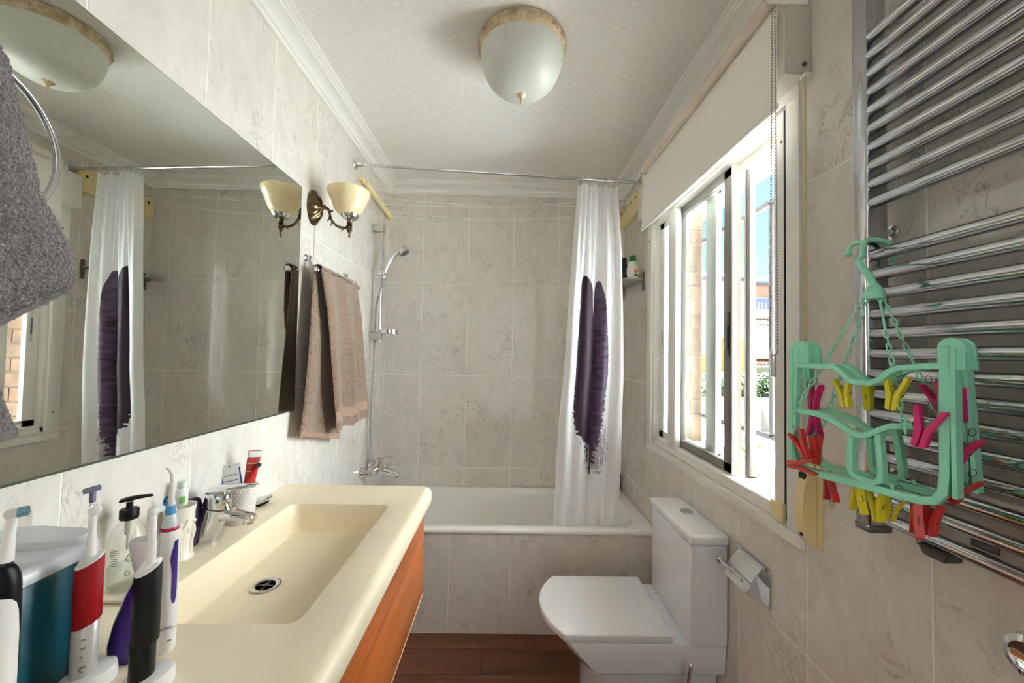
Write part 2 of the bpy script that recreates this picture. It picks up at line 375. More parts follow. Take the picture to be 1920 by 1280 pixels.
bm = BM(); box(bm, W + 0.027, W + 0.031, 1.431, 1.441, 1.395, 1.48, 0.001); obj('finger_pull', bm, DARK, g1)
g2 = sash(W + 0.066, W + 0.090, 1.595, 1.94, 0.957, 2.058, (0.080, 0.03), 0.03, ALU, 'sash')
g2b = sash(W + 0.066, W + 0.090, 1.37, 1.40, 0.957, 2.058, (0.014, 0.014), 0.008, GREYALU, 'slim_sash')
bm = BM(); box(bm, W + 0.026, W + 0.058, 1.404, 1.4115, 0.957, 2.058, 0.001); obj('weather_strip', bm, ALU, wi)
g3 = sash(W + 0.030, W + 0.054, 1.91, 2.085, 0.957, 2.058, (0.045, 0.055), 0.035, ALU, 'sash')
bm = BM(); box(bm, W + 0.027, W + 0.0315, 2.040, 2.054, 1.38, 1.56, 0.0015); obj('lock_plate', bm, M('lock_white', (222, 218, 210), 0.3), g3)
bm = BM(); box(bm, W + 0.0255, W + 0.029, 2.043, 2.051, 1.42, 1.50, 0.001); obj('finger_pull', bm, M('lock_grey', (120, 116, 110), 0.4), g3)
bm = BM()
for yy_, zz in ((2.128, 1.98), (2.128, 1.02), (1.113, 1.98)): lathe(bm, [(0.004, 0), (0.004, 0.003), (0.002, 0.0035)], (W - 0.012 if yy_ > 2 else W + 0.002, yy_, zz), 8, (-1, 0, 0))
obj('screw', bm, M('screw_grey', (110, 106, 100), 0.4, 0.6), wi)
bm = BM(); box(bm, W - 0.010, W + 0.004, 1.100, 1.150, 0.916, 0.968, 0.003); obj('corner_guide', bm, IVORY, wi)
# shutter box over the window
sb = thing('shutter_box', 'white shutter box over the window, behind the blind', 'shutter box', (W, 1.57, 2.095))
bm = BM(); box(bm, 1.503, W - 0.0005, 1.003, 2.165, 2.095, 2.275, 0.002); obj('box_panel', bm, WHITE, sb)
bm = BM(); box(bm, 1.500, W - 0.0005, 0.996, 1.003, 2.098, 2.273, 0.001); obj('end_cap', bm, M('end_cap_grey', (196, 193, 184), 0.5), sb)
bm = BM(); lathe(bm, [(0.006, 0), (0.006, 0.003)], (1.545, 0.996, 2.118), 10, (0, -1, 0)); obj('screw_hole', bm, M('hole_dark', (60, 55, 48), 0.6), sb)
# outer reveal, sill
bm = BM(); box(bm, W + 0.10, W + TH + 0.06, 1.03, 2.16, 0.88, 0.924, 0.004); obj('outer_sill', bm, vary(M('terracotta_sill', (140, 98, 78), 0.7), (130, 88, 68), (152, 118, 98), (9, 9, 9)), wi)
bm = BM(); box(bm, W + 0.104, W + TH - 0.001, 2.126, 2.1349, 0.926, 2.199); box(bm, W + 0.104, W + TH - 0.001, 1.0601, 1.069, 0.926, 2.199); box(bm, W + 0.104, W + TH - 0.001, 1.069, 2.126, 2.19, 2.199); rv = obj('outer_reveal', bm, M('reveal_mortar', (112, 98, 84), 0.9), wi, smooth=False)
BRICKM = vary(M('pale_brick', (100, 72, 54), 0.85), (84, 58, 42), (118, 88, 68), (18, 18, 18))
for j in range(17):
    for k, (xa, xb) in enumerate((((0.105, 0.205), (0.209, 0.269)), ((0.105, 0.150), (0.154, 0.269)))[j % 2]):
        za = 0.928 + 0.0745 * j
        for ya, yb in ((2.1195, 2.1275), (1.0675, 1.0755)):
            bm = BM(); box(bm, W + xa, W + xb, ya, yb, za, min(za + 0.066, 2.189), 0.0015, 1); obj('brick', bm, BRICKM, rv, smooth=False)
# ---------------------------------------------------------------- bath, apron
ap = None
bm = BM(); box(bm, 0.0, W, YT + TG, YT + 0.03, -0.01, 0.4795); ap = obj('wall_bath_apron', bm, GROUT, kind='structure', smooth=False)
for a0, a1 in cuts(0.2362, 0.0, W): tile(ap, 'A', a0, a1, 0.0, 0.4795)
bt = thing('bathtub', 'white built-in bathtub behind the grey tiled apron', 'bathtub', (0.78, 2.33, 0.13))
bm = BM()
x0, x1, y0_, y1_ = 0.0012, W - 0.0012, 2.004, YB - 0.001
def rr(i, z, r): return rrect(x0 + i, x1 - i, y0_ + i, y1_ - i, r, z)
def ri(i, z, r): return rrect(0.075 + i, W - 0.085 - i, 2.066 + i * 0.6, YB - 0.05 - i * 0.6, r, z)
rings(bm, [rr(0.004, 0.480, 0.02), rr(0, 0.484, 0.02), rr(0, 0.496, 0.02), rr(0.003, 0.501, 0.02), rr(0.008, 0.503, 0.02), ri(-0.008, 0.503, 0.13), ri(-0.003, 0.5, 0.13), ri(0, 0.493, 0.13),
           ri(0.02, 0.40, 0.14), ri(0.045, 0.26, 0.15), ri(0.07, 0.18, 0.16), ri(0.11, 0.145, 0.15), ri(0.16, 0.135, 0.12)], True, False, True)
obj('tub_shell', bm, BATHM, bt, ang=50)
bm = BM(); lathe(bm, [(0.03, 0), (0.03, 0.006), (0.012, 0.012)], (0.112, 2.33, 0.40), 20, (1, 0, 0.1)); obj('overflow_cap', bm, CHROME, bt)
# ---------------------------------------------------------------- shower curtain and rod
RY = lambda x: 2.046 + (2.150 - 2.046) * x / W
RZ = lambda x: 2.322 - 0.016 * x / W
rd = thing('curtain_rod', 'thin chrome shower curtain rod across the bath, wall to wall', 'curtain rod', (0.78, RY(0.78), RZ(0.78)))
bm = BM(); tube(bm, [(0.004, RY(0), RZ(0)), (W - 0.004, RY(W), RZ(W))], 0.0085, 14); obj('rod', bm, CHROME, rd)
for x, s in ((0.0005, 1), (W - 0.0005, -1)):
    bm = BM(); lathe(bm, [(0.026, 0), (0.026, 0.006), (0.021, 0.011), (0.016, 0.014), (0.016, 0.026), (0.0115, 0.032), (0.0115, 0.045)], (x, RY(x), RZ(x)), 24, (s, 0, 0)); obj('flange', bm, CHROME, rd)
cu = thing('shower_curtain', 'white shower curtain printed with a purple-black feather, pushed to the right', 'shower curtain', (1.25, 2.13, 0.42))
EZ = [(2.31, 1.166, 1.380), (1.89, 1.140, 1.408), (1.55, 1.118, 1.418), (1.27, 1.104, 1.424), (1.05, 1.084, 1.420), (0.80, 1.072, 1.417), (0.47, 1.061, 1.405), (0.38, 1.058, 1.402)]
def lerp_tab(z, k):
    T = EZ
    if z >= T[0][0]: return T[0][k]
    for a, b in zip(T[:-1], T[1:]):
        if a[0] >= z >= b[0]:
            t = (a[0] - z) / (a[0] - b[0]); t = t * t * (3 - 2 * t) * 0.3 + t * 0.7; return a[k] + (b[k] - a[k]) * t
    return T[-1][k]
Z_T, Z_B = 2.283, 0.395
def curt(u, v):
    z = Z_B + (Z_T - Z_B) * v
    xl, xr = lerp_tab(z, 1), lerp_tab(z, 2)
    ph = 0.25 * math.sin(2.1 * v + 3 * u)
    top = max(0, (v - 0.55) / 0.45)
    a = 0.017 * (1 - 0.35 * top)
    y = a * math.sin(2 * PI * (4.0 * u + ph) + 0.6) + 0.010 * top * math.sin(2 * PI * (8 * u) + 1) + 0.006 * math.sin(2 * PI * (1.5 * u - 0.6 * v))
    y += 0.016 * math.exp(-((u - 0.47 - 0.03 * (1 - v)) / 0.028) ** 2) * min(1, (1 - v) * 3 + 0.3)      # the deep crease down the middle
    y += -0.012 * math.exp(-((u - 0.20 + 0.03 * (1 - v)) / 0.05) ** 2) + 0.006 * math.exp(-((u - 0.78) / 0.03) ** 2)
    x = xl + (xr - xl) * u + 0.004 * math.cos(2 * PI * (4.0 * u + ph)) * math.sin(PI * u)
    if v > 0.975: z -= 0.006 * (1 - math.cos(2 * PI * (7 * u)))
    return (x, RY(x) + y, z + 0.0)
bm = BM(); grid(bm, curt, 130, 110, uv=True)
CURT = M('curtain_cloth', (240, 239, 242), 0.6)
def build_curtain():
    t, b = nt(CURT); uvn = t.nodes.new('ShaderNodeUVMap'); sp = t.nodes.new('ShaderNodeSeparateXYZ'); t.links.new(uvn.outputs[0], sp.inputs[0])
    def mth(op, a, b_=None, c=None):
        n = N(t, 'ShaderNodeMath', operation=op)
        for i, v in enumerate((a, b_, c)):
            if v is None: continue
            if isinstance(v, (int, float)): n.inputs[i].default_value = v
            else: t.links.new(v, n.inputs[i])
        return n.outputs[0]
    U, V = sp.outputs[0], sp.outputs[1]
    vz = lambda z: (z - Z_B) / (Z_T - Z_B)
    def curve(pts):
        fc = t.nodes.new('ShaderNodeFloatCurve'); cv = fc.mapping.curves[0]
        P = sorted((vz(z), u) for z, u in pts)
        P = [(0.0, P[0][1])] + P + [(1.0, P[-1][1])]
        while len(cv.points) < len(P): cv.points.new(0.5, 0.5)
        for p, (x, y) in zip(cv.points, P): p.location = (x, y); p.handle_type = 'AUTO_CLAMPED'
        fc.mapping.update(); t.links.new(V, fc.inputs['Value']); return fc.outputs[0]
    mp = N(t, 'ShaderNodeMapping'); mp.inputs['Rotation'].default_value = (0, 0, -0.12); mp.inputs['Scale'].default_value = (16, 150, 1); t.links.new(uvn.outputs[0], mp.inputs[0])
    sh = N(t, 'ShaderNodeVectorMath', operation='ADD'); 
    n1 = N(t, 'ShaderNodeTexNoise', Scale=1.0, Detail=3, Distortion=0.6); t.links.new(mp.outputs[0], n1.inputs['Vector'])
    amp = N(t, 'ShaderNodeMapRange'); amp.inputs['From Min'].default_value = vz(0.85); amp.inputs['From Max'].default_value = vz(1.25); amp.inputs['To Min'].default_value = 0.30; amp.inputs['To Max'].default_value = 0.03; t.links.new(V, amp.inputs[0])
    d = mth('MULTIPLY', mth('SUBTRACT', n1.outputs['Fac'], 0.5), amp.outputs[0])
    Ua = mth('ADD', U, d); Ub = mth('SUBTRACT', U, d)
    la = curve([(1.80, 0.30), (1.785, 0.235), (1.77, 0.21), (1.74, 0.20), (1.60, 0.205), (1.30, 0.19), (1.05, 0.215), (0.95, 0.31), (0.86, 0.46)])
    lb = curve([(1.80, 0.29), (1.785, 0.32), (1.765, 0.38), (1.71, 0.43), (1.64, 0.44), (1.58, 0.46), (1.54, 0.52), (1.3, 0.53), (0.90, 0.51), (0.86, 0.47)])
    ra = curve([(1.775, 0.56), (1.76, 0.505), (1.72, 0.478), (1.68, 0.468), (1.58, 0.462), (1.53, 0.46), (1.3, 0.47), (1.0, 0.50), (0.80, 0.52)])
    rb = curve([(1.775, 0.53), (1.76, 0.60), (1.70, 0.655), (1.65, 0.68), (1.55, 0.70), (1.35, 0.725), (1.12, 0.695), (0.95, 0.64), (0.82, 0.56)])
    def band(a, b_, ua, ub): return mth('MULTIPLY', mth('SMOOTH_MIN', mth('GREATER_THAN', ua, a), 1.0, 0.0), mth('GREATER_THAN', b_, ub))
    ml_ = band(la, lb, Ua, U); mr_ = band(ra, rb, U, Ub)
    vlim = mth('MULTIPLY', mth('GREATER_THAN', V, vz(0.80)), mth('LESS_THAN', V, vz(1.79)))
    body = mth('MULTIPLY', mth('MAXIMUM', ml_, mr_), vlim)
    # fluffy foot of the feather: soft streaks
    mp2 = N(t, 'ShaderNodeMapping'); mp2.inputs['Rotation'].default_value = (0, 0, 0.35); mp2.inputs['Scale'].default_value = (34, 46, 1); t.links.new(uvn.outputs[0], mp2.inputs[0])
    n2 = N(t, 'ShaderNodeTexNoise', Scale=1.0, Detail=4, Roughness=0.7, Distortion=1.0); t.links.new(mp2.outputs[0], n2.inputs['Vector'])
    cx = mth('DIVIDE', mth('SUBTRACT', U, 0.57), 0.24); cy = mth('DIVIDE', mth('SUBTRACT', V, vz(0.88)), 0.085)
    rad = mth('ADD', mth('MULTIPLY', cx, cx), mth('MULTIPLY', cy, cy))
    fl_ = mth('MULTIPLY', mth('GREATER_THAN', n2.outputs['Fac'], mth('ADD', 0.38, mth('MULTIPLY', rad, 0.22))), mth('LESS_THAN', rad, 1.0))
    quill = mth('MULTIPLY', mth('LESS_THAN', mth('ABSOLUTE', mth('SUBTRACT', U, 0.515)), 0.010), mth('MULTIPLY', mth('GREATER_THAN', V, vz(0.74)), mth('LESS_THAN', V, vz(1.2))))
    ink = mth('MAXIMUM', mth('MAXIMUM', body, quill), mth('MULTIPLY', fl_, 0.6))
    n3 = N(t, 'ShaderNodeTexNoise', Scale=1.0, Detail=3); mp3 = N(t, 'ShaderNodeMapping'); mp3.inputs['Rotation'].default_value = (0, 0, -0.1); mp3.inputs['Scale'].default_value = (6, 90, 1)
    t.links.new(uvn.outputs[0], mp3.inputs[0]); t.links.new(mp3.outputs[0], n3.inputs['Vector'])
    feather = ramp(t, n3.outputs['Fac'], [(0.35, lin((66, 48, 68))), (0.62, lin((104, 84, 112)))])
    side = N(t, 'ShaderNodeMix', data_type='RGBA'); t.links.new(mth('GREATER_THAN', U, 0.49), side.inputs['Factor']); side.inputs['A'].default_value = lin((62, 42, 58)); t.links.new(feather.outputs[0], side.inputs['B'])
    mix = N(t, 'ShaderNodeMix', data_type='RGBA'); t.links.new(ink, mix.inputs['Factor']); mix.inputs['A'].default_value = lin((251, 251, 253)); t.links.new(side.outputs['Result'], mix.inputs['B'])
    t.links.new(mix.outputs['Result'], b.inputs['Base Color'])
    tr = t.nodes.new('ShaderNodeBsdfTranslucent'); t.links.new(mix.outputs['Result'], tr.inputs[0]); ms = t.nodes.new('ShaderNodeMixShader'); ms.inputs[0].default_value = 0.25
    o = next(n for n in t.nodes if n.type == 'OUTPUT_MATERIAL'); t.links.new(b.outputs[0], ms.inputs[1]); t.links.new(tr.outputs[0], ms.inputs[2]); t.links.new(ms.outputs[0], o.inputs[0])
build_curtain()
obj('curtain_fabric', bm, CURT, cu, ang=180, fix=False)
for u in (0.02, 0.11, 0.22, 0.36, 0.47, 0.62, 0.74, 0.97):
    x = 1.166 + (1.380 - 1.166) * u
    bm = BM(); q = [(x + 0.003 * math.sin(a), RY(x) + 0.0125 * math.cos(a), RZ(x) - 0.006 + 0.0185 * math.sin(a)) for a in [2 * PI * i / 20 for i in range(20)]]
    tube(bm, q, 0.0016, 6, True); obj('curtain_ring', bm, M('ring_plastic', (236, 236, 240), 0.3), cu)
# ---------------------------------------------------------------- clothes line over the bath
al = thing('retractable_clothesline', 'ivory retractable clothesline with thin white lines stretched over the bath', 'clothesline', (0.02, 2.4, 2.26))
bm = BM(); tube(bm, [(0.022, 2.14, 2.272), (0.022, 2.63, 2.248)], 0.017, 14, sx=0.9); obj('housing', bm, IVORY, al)
for a_, b_, c_, d_ in ((2.10, 2.145, 2.262, 2.282), (2.62, 2.64, 2.235, 2.258)):
    bm = BM(); box(bm, 0.0005, 0.03, a_, b_, c_, d_, 0.004); obj('wall_hook', bm, IVORY, al)
bm = BM(); box(bm, W - 0.030, W - 0.0005, 2.175, 2.645, 2.205, 2.335, 0.006); obj('reel_box', bm, IVORY, al)
for i, yy in enumerate((2.22, 2.315, 2.41, 2.505, 2.60)):
    bm = BM(); P = []
    sag = (0.012, 0.045, 0.02, 0.06, 0.035)[i]
    for k in range(17):
        t = k / 16; P.append((0.03 + (W - 0.062) * t, yy, 2.262 - 0.005 * i * (1 - t) + 0.03 * t - sag * 4 * t * (1 - t)))
    tube(bm, P, 0.0018, 5); obj('line', bm, M('line_white', (240, 240, 236), 0.5), al)
    bm = BM(); lathe(bm, [(0.009, 0), (0.009, 0.001)], (W - 0.0302, yy, 2.295), 12, (-1, 0, 0)); obj('line_hole', bm, M('line_hole', (40, 34, 24), 0.8), al)
# ---------------------------------------------------------------- shower set
sh = thing('shower_slide_bar', 'chrome shower slide bar on the left wall above the bath', 'shower bar', (0.03, 2.36, 1.43))
bm = BM(); tube(bm, [(0.055, 2.36, 1.425), (0.055, 2.36, 2.115)], 0.0085, 14); obj('bar', bm, CHROME, sh)
for za, zb in ((2.068, 2.112), (1.432, 1.478)):
    bm = BM(); box(bm, 0.0006, 0.066, 2.338, 2.382, za, zb, 0.006); obj('wall_bracket', bm, M('bracket_grey', (196, 192, 184), 0.25, 0.55), sh)
bm = BM(); box(bm, 0.028, 0.078, 2.342, 2.378, 1.808, 1.842, 0.007); lathe(bm, [(0.014, 0), (0.016, 0.01), (0.014, 0.02)], (0.074, 2.36, 1.818), 16, (0.8, 0, -0.5)); obj('slider', bm, CHROME, sh)
bm = BM(); box(bm, 0.072, 0.152, 2.325, 2.395, 1.474, 1.477, 0.001)
bar(bm, [(0.112 + 0.052 * math.cos(a), 2.36 + 0.046 * math.sin(a), 1.481) for a in [2 * PI * i / 32 for i in range(32)]], 0.003, 0.022, (0, 0, 1), True); box(bm, 0.050, 0.066, 2.345, 2.375, 1.470, 1.492, 0.002)
obj('soap_tray', bm, CHROME, sh)
hs = thing('hand_shower', 'chrome hand shower hooked on the slide bar, hose hanging down', 'hand shower', (0.07, 2.36, 1.80))
bm = BM(); P = spl([(0.070, 2.36, 1.795), (0.078, 2.36, 1.835), (0.100, 2.36, 1.89), (0.135, 2.36, 1.94), (0.172, 2.36, 1.967)], 6)
tube(bm, P, [0.0085 + 0.004 * math.sin(PI * i / (len(P) - 1)) + 0.003 * i / len(P) for i in range(len(P))], 14); obj('handle', bm, CHROME, hs)
bm = BM(); ax = (0.55, -0.1, -0.83); lathe(bm, [(0.008, -0.026), (0.024, -0.02), (0.031, -0.008), (0.032, 0.006), (0.030, 0.012)], (0.185, 2.36, 1.955), 24, ax); obj('head', bm, CHROME, hs)
bm = BM(); lathe(bm, [(0.028, 0.0), (0.026, 0.0015)], Vector((0.185, 2.36, 1.955)) + Vector(ax).normalized() * 0.0122, 24, ax); obj('spray_face', bm, M('spray_grey', (90, 88, 84), 0.4), hs)
bm = BM(); P = spl([(0.070, 2.36, 1.797), (0.058, 2.352, 1.74), (0.034, 2.35, 1.62), (0.030, 2.352, 1.40), (0.022, 2.352, 1.1), (0.020, 2.352, 0.9), (0.040, 2.35, 0.76), (0.075, 2.35, 0.662)], 60)
L = 0; r_ = []
for i, p in enumerate(P):
    if i: L += (p - P[i - 1]).length
    r_.append(0.0062 + 0.0010 * math.sin(L / 0.0085 * 2 * PI))
tube(bm, P, r_, 8); obj('hose', bm, CHROME2, hs)
mxr = thing('bath_mixer', 'chrome bath mixer tap on the left wall under the shower bar', 'mixer tap', (0.06, 2.35, 0.67))
for yy in (2.284, 2.415):
    bm = BM(); lathe(bm, [(0.034, 0), (0.034, 0.004), (0.026, 0.022), (0.018, 0.034), (0.018, 0.055)], (0.0006, yy, 0.684 if yy < 2.3 else 0.69), 24, (1, 0, 0)); obj('wall_flange', bm, CHROME, mxr)
bm = BM(); tube(bm, [(0.062, 2.275, 0.684), (0.062, 2.425, 0.688)], 0.023, 20); obj('body', bm, CHROME, mxr)
bm = BM(); P = spl([(0.062, 2.35, 0.686), (0.11, 2.35, 0.683), (0.15, 2.35, 0.672), (0.192, 2.35, 0.660)], 5); tube(bm, P, [0.024 - 0.011 * i / (len(P) - 1) for i in range(len(P))], 16, up=(0, 1, 0)); lathe(bm, [(0.0105, 0), (0.0105, 0.014)], (0.183, 2.35, 0.658), 14, (0.1, 0, -1)); obj('spout', bm, CHROME, mxr)
bm = BM(); lathe(bm, [(0.022, 0), (0.021, 0.03), (0.018, 0.045)], (0.072, 2.35, 0.700), 18, (0.22, 0, 1)); P = spl([(0.075, 2.35, 0.755), (0.11, 2.35, 0.757), (0.168, 2.35, 0.757)], 5); tube(bm, P, [0.016, 0.0165, 0.017, 0.0165, 0.0155, 0.0145, 0.0135, 0.0125, 0.0115, 0.010, 0.008], 12, up=(0, 1, 0), sx=1.0, sy=0.35); obj('lever', bm, CHROME, mxr)
bm = BM(); lathe(bm, [(0.004, 0), (0.004, 0.02), (0.008, 0.022), (0.007, 0.03)], (0.128, 2.35, 0.690), 12); obj('diverter_knob', bm, CHROME, mxr)
# ---------------------------------------------------------------- glass shelf and bottles by the bath
gs = thing('glass_shelf', 'small glass shelf on chrome plates in the corner above the bath', 'shelf', (1.5, 2.45, 1.80))
bm = BM(); box(bm, W - 0.112, W - 0.002, 2.235, 2.640, 1.797, 1.806, 0.0015); obj('glass_plate', bm, M('frosted_glass', (226, 232, 228), 0.15, Transmission_Weight=0.45, Alpha=1.0), gs)
for yy in (2.242, 2.62):
    bm = BM(); box(bm, W - 0.012, W - 0.0005, yy - 0.008, yy + 0.008, 1.735, 1.842, 0.002); box(bm, W - 0.04, W - 0.006, yy - 0.006, yy + 0.006, 1.790, 1.7965, 0.001); obj('shelf_plate', bm, M('dark_steel', (120, 112, 105), 0.3, 0.9), gs)
b1 = thing('lotion_bottle', 'white lotion bottle with a green cap on the glass shelf', 'bottle', (1.518, 2.30, 1.8065))
bm = BM(); rings(bm, [[(1.518 + a * math.cos(t), 2.30 + c * math.sin(t), z) for t in [2 * PI * i / 24 for i in range(24)]] for a, c, z in ((0.026, 0.018, 1.8065), (0.030, 0.021, 1.815), (0.034, 0.023, 1.845), (0.033, 0.023, 1.87), (0.028, 0.02, 1.893), (0.020, 0.016, 1.908), (0.018, 0.015, 1.912))]); obj('bottle_body', bm, M('bottle_white', (238, 236, 232), 0.3), b1)
bm = BM(); lathe(bm, [(0.0185, 1.912), (0.019, 1.918), (0.019, 1.934), (0.017, 1.944), (0.012, 1.947)], (1.518, 2.30, 0), 20); obj('cap', bm, M('green_cap', (22, 112, 62), 0.35), b1)
bm = BM(); prism(bm, [(1.530 + 0.017 * math.cos(t), 1.846 + 0.030 * math.sin(t)) for t in [2 * PI * i / 20 for i in range(20)]], 2.2755, 2.279, lambda u, v, d: (u, d, v)); obj('label', bm, M('label_cream', (240, 236, 224), 0.5), b1)
bm = BM(); prism(bm, [(1.531 + 0.013 * math.cos(t), 1.852 + 0.010 * math.sin(t) * (1 + 0.3 * math.cos(5 * t))) for t in [2 * PI * i / 20 for i in range(20)]], 2.2748, 2.2758, lambda u, v, d: (u, d, v)); obj('label_fruit', bm, M('label_orange', (222, 106, 66), 0.5), b1)
bm = BM(); prism(bm, [(1.531 + 0.014 * math.cos(t), 1.830 + 0.008 * math.sin(t)) for t in [2 * PI * i / 20 for i in range(20)]], 2.2748, 2.2758, lambda u, v, d: (u, d, v)); obj('label_leaf', bm, M('label_green', (104, 120, 40), 0.5), b1)
b2 = thing('shampoo_bottle', 'dark green bottle with a black cap behind the white lotion bottle', 'bottle', (1.497, 2.40, 1.8065))
bm = BM(); rings(bm, [[(1.497 + a * math.cos(t), 2.40 + c * math.sin(t), z) for t in [2 * PI * i / 24 for i in range(24)]] for a, c, z in ((0.026, 0.02, 1.8065), (0.028, 0.022, 1.815), (0.028, 0.022, 1.89), (0.02, 0.017, 1.912), (0.013, 0.013, 1.92))]); obj('bottle_body', bm, M('bottle_dark', (58, 66, 50), 0.25), b2)
bm = BM(); lathe(bm, [(0.017, 1.92), (0.0175, 1.925), (0.0165, 1.952), (0.012, 1.956)], (1.497, 2.40, 0), 18); obj('cap', bm, M('black_plastic', (18, 18, 18), 0.3), b2)
b3 = thing('bath_oil_bottle', 'dark brown bottle standing on the bath rim in the back right corner', 'bottle', (1.536, 2.628, 0.5035))
bm = BM(); lathe(bm, [(0.020, 0.5035), (0.021, 0.51), (0.021, 0.60), (0.013, 0.622), (0.009, 0.63), (0.009, 0.64)], (1.536, 2.628, 0), 18); obj('bottle_body', bm, M('bottle_brown', (58, 28, 20), 0.25), b3)
bm = BM(); lathe(bm, [(0.012, 0.64), (0.012, 0.665), (0.010, 0.668)], (1.536, 2.628, 0), 14); obj('cap', bm, M('black_plastic'), b3)
# ---------------------------------------------------------------- toilet
to = thing('toilet', 'white close-coupled toilet with square D-shaped lid, lid down', 'toilet', (1.25, 1.57, 0.0))
def Dsh(xt, xs, xb, yc, hw, z, n=18, p=1.0):
    o = [(xb, yc + hw, z)]
    sg = (xs - xt) * 0.86; R_ = (hw * hw + sg * sg) / (2 * sg)
    for i in range(n + 1):
        y_ = hw * math.sin(PI / 2 - PI * i / n); o.append((xt + R_ - math.sqrt(R_ * R_ - y_ * y_), yc + y_, z))
    o.append((xb, yc - hw, z)); return o
bm = BM()
rings(bm, [Dsh(1.10, 1.18, 1.558, 1.57, 0.125, 0.0), Dsh(1.10, 1.18, 1.558, 1.57, 0.125, 0.235), Dsh(1.085, 1.165, 1.560, 1.57, 0.135, 0.262), Dsh(1.062, 1.15, 1.562, 1.57, 0.168, 0.280), Dsh(1.045, 1.13, 1.562, 1.57, 0.176, 0.292),
           Dsh(0.995, 1.085, 1.562, 1.57, 0.180, 0.345), Dsh(0.962, 1.05, 1.562, 1.57, 0.182, 0.384), Dsh(0.966, 1.052, 1.561, 1.57, 0.180, 0.390), Dsh(0.975, 1.06, 1.558, 1.57, 0.174, 0.392)])
obj('bowl', bm, CERAMIC, to, ang=32)
bm = BM(); rings(bm, [Dsh(0.953, 1.036, 1.372, 1.57, 0.176, 0.394), Dsh(0.951, 1.034, 1.374, 1.57, 0.178, 0.396), Dsh(0.951, 1.034, 1.374, 1.57, 0.178, 0.4)]); obj('seat', bm, CERAMIC, to, ang=32)
bm = BM(); rings(bm, [Dsh(0.945, 1.028, 1.380, 1.57, 0.180, 0.4015), Dsh(0.942, 1.025, 1.381, 1.57, 0.182, 0.404), Dsh(0.942, 1.025, 1.381, 1.57, 0.182, 0.417), Dsh(0.945, 1.028, 1.379, 1.57, 0.179, 0.421), Dsh(0.955, 1.036, 1.374, 1.57, 0.172, 0.4225)]); obj('lid', bm, CERAMIC, to, ang=32)
for yy in (1.49, 1.65):
    bm = BM(); box(bm, 1.381, 1.394, yy - 0.020, yy + 0.020, 0.392, 0.401, 0.002); obj('hinge', bm, CHROME2, to)
bm = BM(); box(bm, 1.434, 1.562, 1.373, 1.737, 0.392, 0.727, 0.008, 3); obj('cistern', bm, CERAMIC, to)
bm = BM(); box(bm, 1.426, 1.5645, 1.366, 1.744, 0.728, 0.764, 0.011, 4); obj('cistern_lid', bm, CERAMIC, to)
bm = BM(); lathe(bm, [(0.023, 0.7635), (0.023, 0.768), (0.021, 0.770), (0.019, 0.7695), (0.001, 0.771)], (1.510, 1.575, 0), 24); obj('flush_button', bm, CHROME2, to)
br = thing('toilet_brush', 'slim chrome toilet brush handle beside the toilet, by the wall', 'toilet brush', (1.405, 1.318, 0.0))
bm = BM(); tube(bm, [(1.395, 1.318, 0.16), (1.404, 1.318, 0.33), (1.409, 1.318, 0.375), (1.41, 1.318, 0.384)], [0.006, 0.0075, 0.0075, 0.004], 12); obj('handle', bm, CHROME, br)
bm = BM(); lathe(bm, [(0.046, 0.0), (0.048, 0.004), (0.042, 0.16), (0.038, 0.165)], (1.395, 1.318, 0), 24); obj('holder', bm, CERAMIC, br)
# toilet paper holder
ph = thing('toilet_paper_holder', 'empty chrome toilet paper holder with a hinged flap, beside the cistern', 'paper holder', (W, 1.24, 0.70))
bm = BM(); box(bm, W - 0.004, W - 0.0005, 1.160, 1.330, 0.647, 0.762, 0.001); obj('back_plate', bm, CHROME, ph)
bm = BM(); P = [(W - 0.009, 0.760), (W - 0.026, 0.742), (W - 0.044, 0.719), (W - 0.048, 0.712), (W - 0.054, 0.694), (W - 0.060, 0.680)]
prism(bm, [(x, z) for x, z in P] + [(x + 0.0016, z - 0.0018) for x, z in reversed(P)], 1.178, 1.298, lambda u, v, d: (u, d, v)); obj('flap', bm, CHROME, ph, ang=20)
bm = BM(); tube(bm, [(W - 0.012, 1.170, 0.758), (W - 0.012, 1.306, 0.758)], 0.0045, 10); obj('hinge_rod', bm, CHROME, ph)
bm = BM(); tube(bm, spl([(W - 0.004, 1.312, 0.700), (W - 0.04, 1.312, 0.704), (W - 0.060, 1.312, 0.713), (W - 0.066, 1.304, 0.715), (W - 0.066, 1.27, 0.715), (W - 0.066, 1.19, 0.715)], 5), 0.005, 10); lathe(bm, [(0.006, 0), (0.0105, 0.004), (0.0105, 0.010), (0.006, 0.014)], (W - 0.066, 1.304, 0.715), 14, (0, 1, 0)); obj('roll_arm', bm, CHROME, ph)
